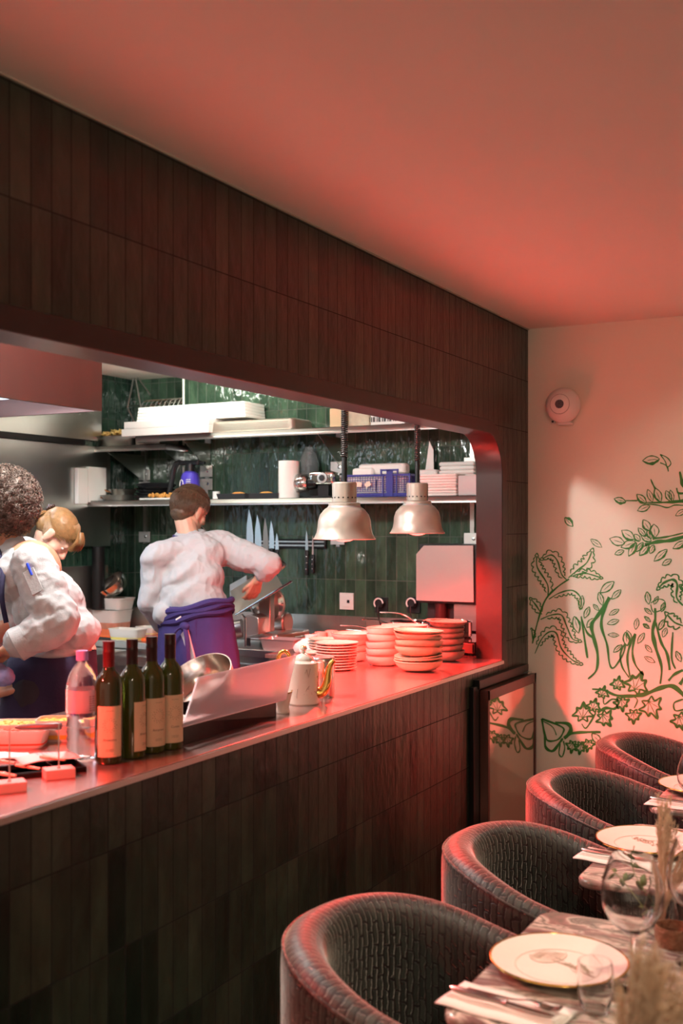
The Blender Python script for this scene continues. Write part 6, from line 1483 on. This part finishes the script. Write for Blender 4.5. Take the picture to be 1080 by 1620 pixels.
# ------------------------------------------------------------ cook behind, head bowed
def cook_behind():
    root = D(70, 900, 5.12); root.z = KF; t = thing('person', 'cook with light brown pinned-up hair, head bowed, behind the curly-haired cook', 'person', root)
    L = lambda px, py, d: D(px, py, d)-root
    f = (RT*.50-UP*.85-FW*.06).normalized(); u = (RT*.85+UP*.5).normalized(); Rh = frame(f, u); hc = L(88, 847, 5.05)
    Rb = frame(RT*.9-UP*.5, RT*.5+UP*.85); neck = L(62, 880, 5.08); ch = L(50, 930, 5.12); pelv = L(40, 1020, 5.15); Rp = frame(RT, UP)
    b = MB(); head_prims(b, hc, Rh, .96); b.cap(neck, .045, hc+Rh @ Vector((0, -.03, -.04)), .045); torso_e(b, ch, .14, .10, .16, Rb); b.cap(ch, .11, pelv, .12); torso_e(b, pelv, .16, .12, .12, Rp)
    for dd, e_, w_ in ((4.98, L(70, 985, 4.98), L(100, 1010, 5.0)), (5.28, L(72, 980, 5.3), L(105, 1005, 5.25))):
        s_ = L(55, 908, dd); b.cap(s_, .045, e_, .035); b.cap(e_, .035, w_, .026); hand_prims(b, w_, (.8, .4, -.1), (0, 0, 1), .92, .5, 1)
    for sg in (-1, 1):
        o = Rp @ Vector((.08*sg, 0, 0)); kn = Vector((pelv.x, pelv.y, .5))+o; an = Vector((pelv.x, pelv.y, .09))+o; b.cap(pelv+o, .085, kn, .052); b.cap(kn, .052, an, .037); b.cap(an-UP*.05, .034, an+RT*.14-UP*.058, .028)
    blob(b, 'body', SKINF, t, .0058, 2); eyes(hc, Rh, t, .96)
    j = MB(); torso_e(j, ch, .165, .125, .17, Rb); j.cap(ch, .14, pelv, .15); j.cap(neck-UP*.03, .07, ch+UP*.08, .10)
    for dd, e_, w_ in ((4.98, L(70, 985, 4.98), L(100, 1010, 5.0)), (5.28, L(72, 980, 5.3), L(105, 1005, 5.25))): s_ = L(55, 908, dd); j.cap(s_, .07, e_, .055); j.cap(e_, .055, e_.lerp(w_, .8), .042)
    blob(j, 'chef_jacket', COTTON, t, .008, 2, folds((8, 8, 8), .01, seed=9))
    tr = MB(); torso_e(tr, pelv-UP*.03, .17, .14, .12, Rp)
    for sg in (-1, 1): o = Rp @ Vector((.08*sg, 0, 0)); kn = Vector((pelv.x, pelv.y, .5))+o; an = Vector((pelv.x, pelv.y, .08))+o; tr.cap(pelv+o, .10, kn, .075); tr.cap(kn, .075, an, .062)
    blob(tr, 'trousers', TROU, t, .01, 2)
    s_ = MB()
    for sg in (-1, 1): an = Vector((pelv.x, pelv.y, .09))+(Rp @ Vector((.08*sg, 0, 0))); s_.cap(an-UP*.045-RT*.02, .043, an+RT*.15-UP*.05, .038)
    for v in s_.v: v.z = max(v.z, .0)
    s_.build('shoes', SHOE, t)
    HL = M('hair_light', (.26, .14, .055), .45, var=.45, nscale=70)
    T = lambda x, y, z: hc+Rh @ Vector((x, y, z))*.96
    c_ = MB(); c_.sph(T(0, -.022, .052), (.078, .096, .070), 28, 18, Rh); c_.sph(T(0, -.06, .0), (.064, .055, .06), 20, 14, Rh)
    blob(c_, 'hair', HL, t, .006, 2, lambda q, n_: .003*noise.noise(q*50))
    random.seed(31); g = MB(); clip = Vector((0, -.118, .045))
    for k in range(900):
        a = random.uniform(-PI, PI)*.98; st0 = Vector((.079*math.sin(a), .062*math.cos(a)+.012 if math.cos(a) > 0 else -.02, .055+.035*math.cos(a)-.03*abs(math.sin(a))))
        if random.random() < .35: st0.z -= .03*random.random()
        P = []
        for j in range(6):
            q = st0.lerp(clip, j/5); v = Vector((q.x/.080, (q.y+.018)/.098, (q.z-.036)/.088)); l_ = v.length; v = v/l_ if l_ > .05 else v; v *= 1.02+.03*random.random()
            P.append(T(v.x*.080, v.y*.098-.018, v.z*.088+.036))
        g.tube(P, [.0013]*5+[.0008], 4)
    for k in range(420): # loose tail hanging from the clip down the nape, and fringe
        x = random.uniform(-.05, .05); P = [T(x*.4, -.115, .03), T(x, -.128+random.gauss(0, .006), -.02), T(x*1.1, -.120+random.gauss(0, .008), -.07), T(x*1.2, -.10+random.gauss(0, .012), -.13+random.uniform(-.02, .02))]; g.tube(smooth_pts(P, 3), [.0014]*8+[.0009, .0004], 4)
    for k in range(220):
        x = random.uniform(-.07, .07); P = [T(x*.6, .05, .112), T(x, .088+random.gauss(0, .004), .085), T(x*1.1, .104+random.gauss(0, .006), .045+random.gauss(0, .012))]; g.tube(smooth_pts(P, 3), [.0012]*5+[.001, .0004], 4)
    g.build('hair_strands', HL, t)
    cl = MB()
    for k in range(9): a = 2*PI*k/9; cl.sph(T(.016*math.cos(a), -.128, .045+.016*math.sin(a)), .0085, 10, 8)
    cl.sph(T(0, -.134, .045), .012, 10, 8); cl.build('hair_clip', M('clip_brown', (.05, .02, .015), .3), t)
cook_behind()
